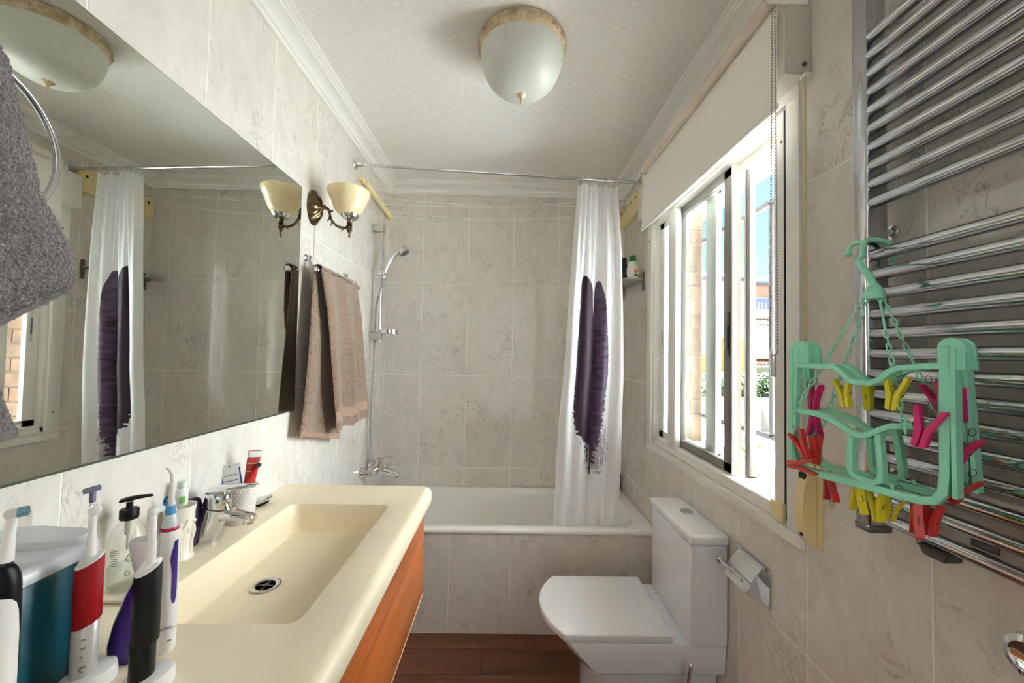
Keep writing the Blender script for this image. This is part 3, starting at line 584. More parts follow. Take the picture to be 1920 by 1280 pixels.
# ---------------------------------------------------------------- vanity
vc = thing('vanity_cabinet', 'orange wood wall-hung vanity cabinet under the cream basin top', 'cabinet', (0.25, 0.9, 0.475))
bm = BM(); box(bm, 0.001, 0.484, 0.24, 1.512, 0.478, 0.775, 0.002); obj('carcass', bm, WOODF, vc)
bm = BM(); box(bm, 0.486, 0.506, 0.24, 1.517, 0.475, 0.812, 0.0025); obj('drawer_front', bm, WOODF, vc)
bm = BM(); box(bm, 0.4862, 0.5075, 0.24, 1.5172, 0.4735, 0.4765, 0.0008); obj('edge_band', bm, M('edge_pale', (222, 190, 150), 0.5), vc)
ct = thing('basin_counter', 'cream resin washbasin counter with a long sunken trough', 'washbasin', (0.27, 0.9, 0.82))
def rrect4(x0, x1, y0, y1, rs, z, n=8):
    out = []
    for (cx, cy, a0), r in zip(((x1, y1, 0), (x0, y1, PI / 2), (x0, y0, PI), (x1, y0, 1.5 * PI)), rs):
        px_, py_ = cx + (-r if cx == x1 else r), cy + (-r if cy == y1 else r)
        out += [(px_ + r * math.cos(a0 + PI / 2 * i / n), py_ + r * math.sin(a0 + PI / 2 * i / n), z) for i in range(n + 1)]
    return out
def co(i, z): return rrect4(0.001 + i * 0.02, 0.535 - i, 0.20 + i, 1.522 - i, (0.036, 0.003, 0.003, 0.036), z)
def ci(i, z, r): return rrect(0.122 + i, 0.430 - i, 0.745 + i * 0.8, 1.318 - i * 0.8, r, z, 8)
bm = BM(); rings(bm, [co(0.053, 0.777), co(0.053, 0.8148), co(0.006, 0.816), co(0.001, 0.821), co(0, 0.828), co(0, 0.852), co(0.003, 0.862), co(0.009, 0.869), co(0.018, 0.8725), co(0.026, 0.873), ci(-0.006, 0.873, 0.03), ci(-0.002, 0.8718, 0.028), ci(0, 0.868, 0.026),
                      ci(0.006, 0.83, 0.026), ci(0.011, 0.797, 0.026), ci(0.0125, 0.791, 0.026), ci(0.0155, 0.7875, 0.026), ci(0.020, 0.786, 0.026)], True, True, True)
obj('counter_top', bm, CREAM, ct, ang=35)
dx, dy, dz = 0.220, 1.012, 0.7865
bm = BM(); lathe(bm, [(0.034, 0.0), (0.034, 0.002), (0.030, 0.0035), (0.0225, 0.0015), (0.0215, -0.004)], (dx, dy, dz), 32, cap0=False, cap1=False); obj('drain_ring', bm, CHROME2, ct)
bm = BM(); lathe(bm, [(0.0216, 0.0004), (0.001, 0.0004)], (dx, dy, dz), 24); obj('drain_hole', bm, M('drain_dark', (18, 17, 16), 0.4), ct)
bm = BM(); box(bm, dx - 0.020, dx + 0.020, dy - 0.0015, dy + 0.0015, dz + 0.0005, dz + 0.002); box(bm, dx - 0.0015, dx + 0.0015, dy - 0.020, dy + 0.020, dz + 0.0005, dz + 0.002); lathe(bm, [(0.006, 0.0005), (0.006, 0.003), (0.003, 0.004)], (dx, dy, dz), 12); obj('drain_cross', bm, M('drain_steel', (110, 108, 104), 0.3, 0.9), ct)
# faucet
fa = thing('basin_faucet', 'chrome single-lever basin faucet leaning over the cream trough', 'faucet', (0.036, 1.06, 0.873))
bm = BM()
def ell(c, ax, a, b_, n=24):
    ax = Vector(ax).normalized(); u = Vector((0, 1, 0)); w = ax.cross(u); return [Vector(c) + u * math.cos(2 * PI * i / n) * a + w * math.sin(2 * PI * i / n) * b_ for i in range(n)]
rings(bm, [ell((0.034, 1.06, 0.8735), (0, 0, 1), 0.028, 0.030), ell((0.035, 1.06, 0.879), (0.1, 0, 1), 0.0275, 0.0295), ell((0.043, 1.06, 0.91), (0.25, 0, 1), 0.0265, 0.031), ell((0.056, 1.06, 0.940), (0.25, 0, 1), 0.0265, 0.034), ell((0.060, 1.06, 0.957), (0.2, 0, 1), 0.0265, 0.034)])
obj('body', bm, CHROME, fa, ang=50)
bm = BM(); P = [(0.055, 0.936, 0.0215, 0.021), (0.08, 0.940, 0.021, 0.017), (0.11, 0.938, 0.0195, 0.0135), (0.14, 0.934, 0.0175, 0.011), (0.153, 0.931, 0.0155, 0.0105), (0.157, 0.929, 0.011, 0.008)]
rings(bm, [ell((x, 1.06, z), (1, 0, -0.1), a, b_) for x, z, a, b_ in P]); lathe(bm, [(0.0115, 0), (0.0115, 0.010)], (0.141, 1.06, 0.925), 16, (0.1, 0, -1)); obj('spout', bm, CHROME, fa, ang=50)
bm = BM(); rings(bm, [ell((0.0600, 1.06, 0.959), (0.2, 0, 1), 0.0255, 0.032), ell((0.061, 1.06, 0.962), (0.2, 0, 1), 0.0265, 0.033), ell((0.064, 1.06, 0.984), (0.15, 0, 1), 0.0255, 0.030), ell((0.066, 1.06, 0.993), (0.1, 0, 1), 0.022, 0.026), ell((0.066, 1.06, 0.999), (0.1, 0, 1), 0.012, 0.014)]); obj('cap', bm, CHROME, fa, ang=50)
bm = BM(); P = [(0.034, 0.993, 0.010, 0.004), (0.045, 0.999, 0.021, 0.008), (0.075, 1.004, 0.0255, 0.009), (0.105, 1.007, 0.024, 0.007), (0.135, 1.011, 0.020, 0.006), (0.158, 1.014, 0.014, 0.0045), (0.165, 1.015, 0.005, 0.002)]
rings(bm, [ell((x, 1.06, z), (1, 0, 0.12), a, b_) for x, z, a, b_ in P]); obj('lever', bm, CHROME, fa, ang=60)
pl_ = thing('basin_plug', 'chrome pop-up basin plug lying tilted on the counter past the faucet', 'plug', (0.032, 1.305, 0.8732))
ax = (-0.30, -0.10, 1.0)
bm = BM(); lathe(bm, [(0.004, -0.004), (0.030, 0.0), (0.031, 0.003), (0.028, 0.0065), (0.015, 0.0095), (0.001, 0.0105)], (0.034, 1.300, 0.8865), 28, ax); obj('plug_cap', bm, CHROME2, pl_)
bm = BM(); lathe(bm, [(0.018, -0.011), (0.019, -0.006), (0.015, -0.003)], (0.033, 1.300, 0.8865), 20, ax); obj('rubber_seal', bm, M('rubber_black', (16, 16, 16), 0.6), pl_)
# ---------------------------------------------------------------- mirror, wall lamp
mi = thing('wall_mirror', 'large frameless mirror on the left wall above the basin', 'mirror', (0.0, 1.06, 1.141))
bm = BM(); box(bm, 0.0004, 0.0056, 0.60, 1.5315, 1.1365, 1.988, 0.0006, 1); obj('mirror_edge', bm, M('mirror_edge', (70, 76, 66), 0.25), mi, smooth=False)
bm = BM(); box(bm, 0.0050, 0.0060, 0.6012, 1.5300, 1.1415, 1.9862); obj('mirror_pane', bm, MIRROR, mi, smooth=False)
BRONZE = vary(M('antique_bronze', (84, 68, 50), 0.28, 0.95), (52, 42, 32), (122, 102, 76), (70, 70, 70), 3)
ALAB = M('alabaster_shade', (240, 214, 150), 0.3, 0.0, Subsurface_Weight=0.35, Subsurface_Radius=(0.03, 0.02, 0.01), Coat_Weight=0.3)
vary(ALAB, (236, 212, 160), (244, 228, 188), (14, 14, 9), 4, dist=1.5)
wlp = thing('wall_lamp', 'antique bronze wall lamp with amber glass bowl shade beside the mirror', 'wall lamp', (0.0, 1.632, 1.943))
bm = BM(); cz = 1.943
def oval(k, x, n=40, fl=0.0): return [(x + (0.0025 * math.cos(10 * t) * fl), 1.630 + 0.050 * k * math.cos(t), cz + 0.071 * k * math.sin(t)) for t in [2 * PI * i / n for i in range(n)]]
rings(bm, [oval(1.0, 0.0006), oval(1.0, 0.004), oval(0.96, 0.008), oval(0.90, 0.007), oval(0.86, 0.010, fl=0.4), oval(0.70, 0.022, fl=1.5), oval(0.48, 0.031, fl=1.4), oval(0.26, 0.036, fl=0.4), oval(0.16, 0.040), oval(0.12, 0.043)]); obj('back_plate', bm, BRONZE, wlp, ang=60)
bm = BM()
for i in range(48):
    t = 2 * PI * i / 48; bmesh.ops.create_icosphere(bm, subdivisions=1, radius=0.0024, matrix=Matrix.Translation((0.0075, 1.630 + 0.0480 * math.cos(t), cz + 0.0680 * math.sin(t))))
obj('beaded_rim', bm, BRONZE, wlp, kind='stuff')
ARM = spl([(0.036, 1.634, 1.943), (0.048, 1.636, 1.948), (0.060, 1.637, 1.940), (0.066, 1.638, 1.920), (0.072, 1.639, 1.900), (0.090, 1.641, 1.878), (0.115, 1.643, 1.868), (0.145, 1.643, 1.868)], 6)
bm = BM(); tube(bm, ARM, [0.0062 - 0.0012 * math.sin(PI * i / (len(ARM) - 1)) for i in range(len(ARM))], 12); lathe(bm, [(0.006, -0.006), (0.010, -0.003), (0.010, 0.003), (0.006, 0.006)], (0.047, 1.636, 1.948), 16, (0.8, 0, 0.4))
for (p, d, s) in (((0.064, 1.637, 1.930), (0.8, 0, 0.5), 0.018), ((0.066, 1.638, 1.912), (-0.5, 0, -0.9), 0.024), ((0.075, 1.639, 1.897), (-0.3, 0, -1), 0.028), ((0.120, 1.643, 1.870), (-0.4, 0, -0.7), 0.020), ((0.130, 1.643, 1.868), (0.2, 0, 0.9), 0.014)):
    d = Vector(d).normalized(); P = [Vector(p) + d * s * k + Vector((0.004, 0, 0)) * math.sin(k * 3) for k in (0, 0.35, 0.7, 1.0)]; tube(bm, P, [0.005, 0.0055, 0.0035, 0.0008], 8, sx=1.2, sy=0.6, up=(0, 1, 0))
obj('arm', bm, BRONZE, wlp)
SX, SY = 0.146, 1.643
bm = BM(); lathe(bm, [(0.001, 1.826), (0.0035, 1.829), (0.0045, 1.838), (0.0028, 1.843), (0.007, 1.848), (0.0105, 1.858), (0.0115, 1.866), (0.0095, 1.872), (0.0115, 1.876), (0.0095, 1.881), (0.0115, 1.885), (0.0095, 1.890), (0.0125, 1.897), (0.013, 1.902)], (SX, SY, 0), 20); obj('candle_stem', bm, BRONZE, wlp)
bm = BM(); lathe(bm, [(0.013, 1.898), (0.024, 1.902), (0.033, 1.911), (0.036, 1.922), (0.0345, 1.924)], (SX, SY, 0), 28); obj('shade_holder', bm, CHROME2, wlp)
bm = BM(); P = [(0.030, 1.918), (0.036, 1.921), (0.047, 1.931), (0.056, 1.945), (0.061, 1.958), (0.0645, 1.970), (0.072, 1.985), (0.079, 2.001), (0.0825, 2.015), (0.083, 2.022)]
lathe(bm, P + [(0.0805, 2.022)] + [(r - 0.003, z + 0.001) for r, z in reversed(P[:-1])], (SX - 0.006, SY, 0), 40); obj('glass_shade', bm, ALAB, wlp, ang=50)
bm = BM(); tube(bm, [(0.004, 1.640, 1.885), (0.005, 1.641, 1.80), (0.004, 1.641, 1.712)], 0.0012, 6); lathe(bm, [(0.0025, 0), (0.0035, 0.006), (0.003, 0.018), (0.001, 0.022)], (0.005, 1.641, 1.695), 10); obj('pull_cord', bm, M('cord_grey', (150, 142, 128), 0.6), wlp)
# ---------------------------------------------------------------- towel rail with brown towel
tr_ = thing('towel_rail', 'short chrome towel rail on the left wall under the wall lamp', 'towel rail', (0.03, 1.76, 1.68))
bm = BM(); tube(bm, [(0.060, 1.553, 1.676), (0.060, 1.975, 1.676)], 0.0065, 12); obj('bar', bm, CHROME, tr_)
for y in (1.553, 1.975):
    bm = BM(); s = -1 if y < 1.7 else 1; lathe(bm, [(0.0065, -0.012), (0.010, -0.010), (0.0115, -0.004), (0.010, 0.001), (0.0085, 0.003), (0.0115, 0.008), (0.009, 0.015), (0.002, 0.018)], (0.060, y, 1.676), 18, (0, s, 0)); obj('end_knob', bm, CHROME, tr_)
for y in (1.583, 1.950):
    bm = BM(); lathe(bm, [(0.014, 0), (0.014, 0.004), (0.009, 0.008)], (0.0006, y, 1.728), 18, (1, 0, 0)); tube(bm, spl([(0.004, y, 1.728), (0.014, y, 1.727), (0.018, y, 1.715), (0.022, y, 1.695), (0.036, y, 1.682), (0.060, y, 1.676)], 4), 0.0055, 10); lathe(bm, [(0.004, 0), (0.008, 0.004), (0.006, 0.012), (0.001, 0.014)], (0.016, y, 1.724), 12, (0.2, 0, 1)); obj('bracket', bm, CHROME, tr_)
def terry(name, c1, c2, k=260, bump=1.0, bd=0.004):
    return vary(M(name, c1, 0.95, 0, Sheen_Weight=0.35), c1, c2, (k, k, k), 2, bump, k * 0.9, lo=0.3, hi=0.7, bdist=bd)
BROWN = terry('brown_terry', (100, 80, 66), (150, 126, 108), 190)
BROWNF = vary(M('brown_flat_weave', (162, 134, 116), 0.9), (154, 126, 108), (168, 140, 122), (40, 40, 900), 2)
bt_ = thing('brown_towel', 'taupe brown towel hanging folded over the chrome towel rail', 'towel', (0.06, 1.76, 1.69))
def sheet(name, f, nu, nv, th, mats, parent, split=None, jit=0.0):
    """closed cloth slab: f(u, v) -> (point); thickness th along x"""
    bm = BM(); rnd = random.Random(len(name) * 13 + nu)
    def row(j, s):
        out = []
        for i in range(nu + 1):
            p = Vector(f(i / nu, j / nv)); e = min(i, nu - i, j, nv - j); k = 0.25 if e == 0 else 1.0
            p.x += s * th / 2 * k + rnd.uniform(-jit, jit); p.y += rnd.uniform(-jit, jit); p.z += rnd.uniform(-jit, jit); out.append(bm.verts.new(p))
        return out
    A = [row(j, 1) for j in range(nv + 1)]; B = [row(j, -1) for j in range(nv + 1)]
    for j in range(nv):
        for i in range(nu):
            mi_ = split(i / nu, j / nv) if split else 0
            for V, fl in ((A, 0), (B, 1)):
                q = (V[j][i], V[j][i + 1], V[j + 1][i + 1], V[j + 1][i]); fc = bm.faces.new(q if not fl else tuple(reversed(q))); fc.material_index = mi_
    for i in range(nu):
        for j in (0, nv): bm.faces.new((A[j][i], A[j][i + 1], B[j][i + 1], B[j][i]))
    for j in range(nv):
        for i in (0, nu): bm.faces.new((A[j][i], A[j + 1][i], B[j + 1][i], B[j][i]))
    return obj(name, bm, mats, parent, ang=70)
def back_layer(u, v):      # v = 0 at the bar, 1 at the hem; wall side
    ya, yb = 1.558 + (1.494 - 1.558) * v ** 1.2, 1.930 + (1.868 - 1.930) * v
    zb = 1.046 - 0.085 * u
    z = 1.676 + 0.004 + (zb - 1.68) * v; x = 0.0485 - 0.006 * v + 0.010 * v * math.sin(2 * PI * 1.6 * u + 0.5) * min(1, v * 3) + 0.008 * v * math.sin(5 * u + 3 * v)
    return (max(x, 0.014), ya + (yb - ya) * u, z)
def front_layer(u, v):
    ya, yb = 1.560 + (1.705 - 1.560) * v ** 1.1, 1.930 + (2.030 - 1.930) * v ** 1.3
    zb = 1.022 + 0.012 * math.sin(2 * PI * u) + (0.020 if u > 0.52 else 0.0)
    z = 1.682 + (zb - 1.682) * v; x = 0.0735 + 0.016 * min(1, v * 4) + 0.013 * math.sin(2 * PI * 2.1 * u + 0.4 * v + 0.2) * min(1, 0.15 + v * 1.4) + (0.014 * v if u > 0.52 else 0)
    return (x, ya + (yb - ya) * u, z)
sheet('rear_flap', back_layer, 36, 60, 0.011, [BROWN, BROWNF], bt_, lambda u, v: 1 if v > 0.965 else 0, 0.0006)
sheet('front_flap', front_layer, 44, 60, 0.011, [BROWN, BROWNF], bt_, lambda u, v: 1 if (0.85 < v < 0.925 or v > 0.975) else 0, 0.0006)
bm = BM(); 
def fold(u, v):
    a = PI * v; ya, yb = 1.558, 1.930; r = 0.0125
    return (0.061 + r * math.cos(a) * 1.05, ya + (yb - ya) * u + 0.002 * math.sin(20 * u), 1.680 + r * math.sin(a) + 0.0015 * math.sin(31 * u))
def fold_o(u, v):
    p = Vector(fold(u, v)); q = Vector((0.061, p.y, 1.680)); return p + (p - q).normalized() * 0.006
grid(bm, fold_o, 36, 12); obj('top_fold', bm, BROWN, bt_, ang=70)
# ---------------------------------------------------------------- chrome ring and grey towel at the left edge
tg = thing('towel_ring', 'chrome towel ring at the far left, in front of the mirror', 'towel ring', (0.0, 0.54, 1.79))
bm = BM(); tube(bm, [(0.060, 0.54 + 0.117 * math.cos(a), 1.655 + 0.117 * math.sin(a)) for a in [2 * PI * i / 56 for i in range(56)]], 0.0048, 12, True); obj('ring', bm, CHROME, tg)
bm = BM(); lathe(bm, [(0.024, 0), (0.024, 0.006), (0.010, 0.012), (0.010, 0.05), (0.012, 0.056), (0.012, 0.066), (0.008, 0.07)], (0.0006, 0.54, 1.778), 24, (1, 0, 0)); obj('wall_mount', bm, CHROME, tg)
GREY = terry('grey_terry', (84, 78, 76), (136, 128, 124), 250, 1.0, 0.006)
GREYF = vary(M('grey_flat_weave', (118, 112, 108), 0.9), (108, 102, 98), (126, 120, 116), (30, 30, 500), 2)
gt = thing('grey_towel', 'thick grey towel pulled through the chrome ring, hem slanting', 'towel', (0.085, 0.54, 1.66))
RB = [(1.83, 0.535), (1.775, 0.552), (1.752, 0.566), (1.668, 0.596), (1.583, 0.624), (1.533, 0.653), (1.474, 0.6615), (1.452, 0.656)]
def gt_front(u, v):        # u: from the right edge to the left; v: top to hem
    t = v * (len(RB) - 1); i = min(int(t), len(RB) - 2); t -= i; zr = RB[i][0] + (RB[i + 1][0] - RB[i][0]) * t; yr = RB[i][1] + (RB[i + 1][1] - RB[i][1]) * t
    zl = 1.83 + (1.285 - 1.83) * v; yl = 0.44
    y = yr + (yl - yr) * u; z = zr + (zl - zr) * u
    x = 0.090 + 0.008 * math.sin(7 * u + 2 * v) + 0.006 * math.sin(9 * v) + 0.012 * (math.sin(PI * min(u * 2.2, 1) * 0.5)) - 0.012
    x += -0.0018 * math.exp(-((v - 0.955) / 0.006) ** 2) - 0.004 * math.exp(-((math.sin(PI * v * 5.5)) / 0.18) ** 2) * (v < 0.93)
    return (x, y, z)
sheet('front_fold', gt_front, 56, 120, 0.014, [GREY, GREYF], gt, lambda u, v: 1 if v > 0.955 else 0, 0.0016)
RB2 = [(1.70, 0.52), (1.50, 0.560), (1.36, 0.588), (1.305, 0.608), (1.262, 0.624), (1.224, 0.639)]
def gt_back(u, v):
    t = v * (len(RB2) - 1); i = min(int(t), len(RB2) - 2); t -= i; zr = RB2[i][0] + (RB2[i + 1][0] - RB2[i][0]) * t; yr = RB2[i][1] + (RB2[i + 1][1] - RB2[i][1]) * t
    zl = zr - 0.035 * v; y = yr + (0.42 - yr) * u
    return (0.044 + 0.006 * math.sin(6 * u), y, zr + (zl - zr) * u)
sheet('rear_fold', gt_back, 40, 80, 0.013, [GREY, GREYF], gt, lambda u, v: 1 if v > 0.93 else 0, 0.0014)
# ---------------------------------------------------------------- ceiling lamp
lp = thing('ceiling_lamp', 'frosted glass dome ceiling lamp with a carved cream plaster ring', 'ceiling lamp', (0.833, 1.40, ZC))
RINGM = vary(M('carved_plaster', (196, 176, 142), 0.6), (178, 156, 120), (210, 192, 160), (30, 30, 30), 3, 0.9, 85, bdist=0.004)
bm = BM(); lathe(bm, [(0.142, 2.4746), (0.152, 2.470), (0.155, 2.458), (0.154, 2.444), (0.151, 2.432), (0.144, 2.428), (0.140, 2.432)], (0.833, 1.40, 0), 64); obj('plaster_ring', bm, RINGM, lp, ang=60)
bm = BM()
for i in range(36):       # carved meander and scrolls
    a = 2 * PI * i / 36; c = Vector((0.833 + 0.1545 * math.cos(a), 1.40 + 0.1545 * math.sin(a), 2.450)); tg_ = Vector((-math.sin(a), math.cos(a), 0)); up = Vector((0, 0, 1)); ou = Vector((math.cos(a), math.sin(a), 0))
    if i % 6 in (0, 1): P = [c + tg_ * 0.009 * (1 - k / 9) * math.cos(k * 0.8) + up * 0.011 * (1 - k / 9) * math.sin(k * 0.8) for k in range(9)]
    else: P = [c + tg_ * dx_ + up * dz_ for dx_, dz_ in ((-0.010, -0.010), (-0.010, 0.010), (0.006, 0.010), (0.006, -0.004), (-0.003, -0.004), (-0.003, 0.004))]
    tube(bm, [p + ou * 0.0008 for p in P], 0.0024, 5)
obj('carving', bm, RINGM, lp, kind='stuff')
FROST = M('frosted_dome', (206, 208, 198), 0.42, 0, Subsurface_Weight=0.4, Subsurface_Radius=(0.05, 0.05, 0.05)); t, b = nt(FROST)
c = t.nodes.new('ShaderNodeTexCoord'); sp = t.nodes.new('ShaderNodeSeparateXYZ'); t.links.new(c.outputs['Object'], sp.inputs[0])
at = N(t, 'ShaderNodeMath', operation='ARCTAN2'); t.links.new(sp.outputs[1], at.inputs[0]); t.links.new(sp.outputs[0], at.inputs[1])
cb = t.nodes.new('ShaderNodeCombineXYZ'); ml = N(t, 'ShaderNodeMath', operation='MULTIPLY'); ml.inputs[1].default_value = 9.0; t.links.new(at.outputs[0], ml.inputs[0]); t.links.new(ml.outputs[0], cb.inputs[0])
nn = N(t, 'ShaderNodeTexNoise', Scale=2.0, Detail=3); t.links.new(cb.outputs[0], nn.inputs['Vector']); rr_ = ramp(t, nn.outputs['Fac'], [(0.3, lin((206, 208, 198))), (0.7, lin((214, 216, 208)))]); t.links.new(rr_.outputs[0], b.inputs['Base Color'])
bm = BM(); P = []
for i in range(17):
    a = PI / 2 * i / 16; P.append((0.147 * math.cos(a) ** 0.78, 2.432 - 0.150 * math.sin(a) ** 1.02))
lathe(bm, P, (0.833, 1.40, 0), 64, cap0=False); obj('glass_dome', bm, FROST, lp, ang=80)
bm = BM(); n = 24
def petal(r, z, f): return [(0.833 + r * (1 + f * math.cos(12 * t)) * math.cos(t), 1.40 + r * (1 + f * math.cos(12 * t)) * math.sin(t), z) for t in [2 * PI * i / 96 for i in range(96)]]
rings(bm, [petal(0.018, 2.286, 0.02), petal(0.0185, 2.283, 0.04), petal(0.014, 2.278, 0.05), petal(0.006, 2.272, 0.02), petal(0.004, 2.266, 0), petal(0.0065, 2.260, 0), petal(0.004, 2.252, 0), petal(0.001, 2.248, 0)]); obj('finial', bm, M('finial_gold', (214, 192, 158), 0.35, 0.2), lp)
# ---------------------------------------------------------------- roller blind, shutter strap
rb = thing('roller_blind', 'white roller blind pulled a little way down over the window', 'blind', (1.47, 1.53, 2.30))
BLINDM = M('blind_fabric', (246, 242, 236), 0.8)
bm = BM(); tube(bm, [(1.470, 1.012, 2.300), (1.470, 1.985, 2.300)], 0.0175, 24); obj('tube', bm, M('blind_tube', (226, 212, 198), 0.7), rb)
bm = BM(); P = [(1.4865, 2.304), (1.487, 2.28), (1.487, 2.022)]; prism(bm, P + [(x - 0.0008, z) for x, z in reversed(P)], 1.013, 2.055, lambda u, v, d: (u, d, v)); obj('fabric', bm, BLINDM, rb)
bm = BM(); box(bm, 1.4835, 1.4905, 1.010, 2.058, 2.012, 2.026, 0.0025); obj('bottom_bar', bm, ALU, rb)
for y in (1.006, 1.991):
    bm = BM(); box(bm, 1.455, W - 0.002, y - 0.003, y + 0.003, 2.283, 2.322, 0.002); obj('bracket', bm, ALU, rb)
bm = BM(); n = 118
for k, (yt, yb_) in enumerate(((1.017, 1.030), (1.008, 1.000))):
    tube(bm, [(1.477, yt, 2.30), (1.478, (yt + yb_) / 2, 1.9), (1.478, yb_, 1.386)], 0.0006, 4)
    for i in range(n):
        s = i / (n - 1); z = 2.298 + (1.388 - 2.298) * s; y = yt + (yb_ - yt) * s; x = 1.4775
        bmesh.ops.create_icosphere(bm, subdivisions=1, radius=0.0024, matrix=Matrix.Translation((x, y, z)))
obj('bead_chain', bm, M('bead_grey', (158, 154, 148), 0.3), rb, kind='stuff')
bm = BM(); tube(bm, spl([(1.478, 1.030, 1.388), (1.478, 1.026, 1.378), (1.478, 1.015, 1.372), (1.478, 1.004, 1.378), (1.478, 1.000, 1.388)], 4), 0.0022, 8); box(bm, 1.475, 1.481, 1.008, 1.024, 1.318, 1.376, 0.002); obj('chain_weight', bm, M('clear_plastic', (226, 226, 226), 0.15, Transmission_Weight=0.6), rb)
sw = thing('shutter_strap', 'ribbed beige shutter strap running down to an ivory wall winder', 'shutter strap', (W, 0.992, 1.0))
bm = BM(); prism(bm, [(W - 0.021 + 0.0006 * (i % 2), 2.09 - 0.004 * i) for i in range(256)] + [(W - 0.0225, 2.09 - 0.004 * 255), (W - 0.0225, 2.09)], 0.990, 1.0035, lambda u, v, d: (u, d, v)); obj('strap', bm, M('strap_beige', (190, 180, 150), 0.8), sw, ang=20)
bm = BM(); P = [(W - 0.006, 1.094), (W - 0.020, 1.092), (W - 0.030, 1.072), (W - 0.037, 1.04), (W - 0.0395, 1.0), (W - 0.036, 0.955), (W - 0.028, 0.925), (W - 0.018, 0.914), (W - 0.006, 0.913)]
P2 = [(p.x, p.y) for p in spl([(a, b_, 0) for a, b_ in P], 4)]
prism(bm, P2, 0.981, 1.010, lambda u, v, d: (u, d, v), 0.001); obj('winder_cover', bm, IVORY, sw, ang=25)
bm = BM(); box(bm, W - 0.006, W - 0.0006, 0.966, 1.020, 0.905, 1.104, 0.002); obj('winder_plate', bm, IVORY, sw)
bm = BM(); box(bm, W - 0.033, W - 0.018, 0.986, 1.006, 1.070, 1.084, 0.001); lathe(bm, [(0.0045, 0), (0.0045, 0.004)], (W - 0.031, 0.996, 0.935), 10, (-1, 0, -0.2)); obj('winder_slot', bm, M('slot_dark', (34, 30, 26), 0.6), sw)
bm = BM(); box(bm, W - 0.026, W - 0.0006, 0.986, 1.008, 2.083, 2.094, 0.003); obj('strap_guide', bm, ALU, sw)
# ---------------------------------------------------------------- towel radiator
ra_ = thing('towel_radiator', 'tall chrome ladder towel radiator on the right wall', 'radiator', (1.515, 0.52, 1.04))
TZ = [2.007 - 0.0372 * i for i in range(10)] + [1.569 - 0.0383 * i for i in range(14)]
bm = BM(); tube(bm, [(1.510, 0.27, 0), (1.510, 0.78, 0)], 0.0115, 20); bmesh.ops.recalc_face_normals(bm, faces=bm.faces)
tme = bpy.data.meshes.new('tube'); bm.to_mesh(tme); bm.free(); tme.materials.append(RADC); tme.polygons.foreach_set('use_smooth', [True] * len(tme.polygons)); tme.set_sharp_from_angle(angle=0.7)
for z in TZ:
    o = bpy.data.objects.new('tube', tme); COL.objects.link(o); o.parent = ra_; o.location = (-1.515, -0.52, z - 1.04)
for ya in (0.769, 0.250):
    bm = BM(); box(bm, 1.496, 1.541, ya, ya + 0.032, 1.046, 2.19, 0.005, 3); obj('post', bm, RADC, ra_, ang=50)
    bm = BM(); box(bm, 1.495, 1.542, ya - 0.001, ya + 0.033, 1.034, 1.050, 0.004); obj('end_cap', bm, M('cap_grey', (120, 118, 116), 0.3, 0.8), ra_)
for z in (1.14, 1.62, 2.05):
    bm = BM(); tube(bm, [(1.535, 0.785, z), (W - 0.001, 0.785, z)], 0.008, 12); lathe(bm, [(0.014, 0), (0.014, 0.005), (0.009, 0.008)], (W - 0.0006, 0.785, z), 16, (-1, 0, 0)); obj('wall_mount', bm, CHROME, ra_)
bm = BM(); prism(bm, [(0.640, 1.056), (0.690, 1.056), (0.680, 1.040), (0.646, 1.040)], 1.505, 1.535, lambda u, v, d: (d, u, v), 0.002); obj('clip', bm, M('clip_dark', (58, 58, 54), 0.4), ra_)
bm = BM(); box(bm, 1.519, 1.5212, 0.585, 0.62, 1.083, 1.097); obj('rating_plate', bm, M('plate_dark', (52, 48, 38), 0.4), ra_)
kn = thing('radiator_valve', 'round chrome valve knob low on the right wall at the picture edge', 'valve', (W, 0.565, 0.955))
bm = BM(); lathe(bm, [(0.020, 0), (0.020, 0.004), (0.012, 0.008), (0.012, 0.016), (0.027, 0.021), (0.031, 0.028), (0.029, 0.036), (0.020, 0.040), (0.016, 0.037), (0.001, 0.036)], (W - 0.0006, 0.562, 0.955), 32, (-1, 0, 0)); obj('knob_head', bm, CHROME, kn)
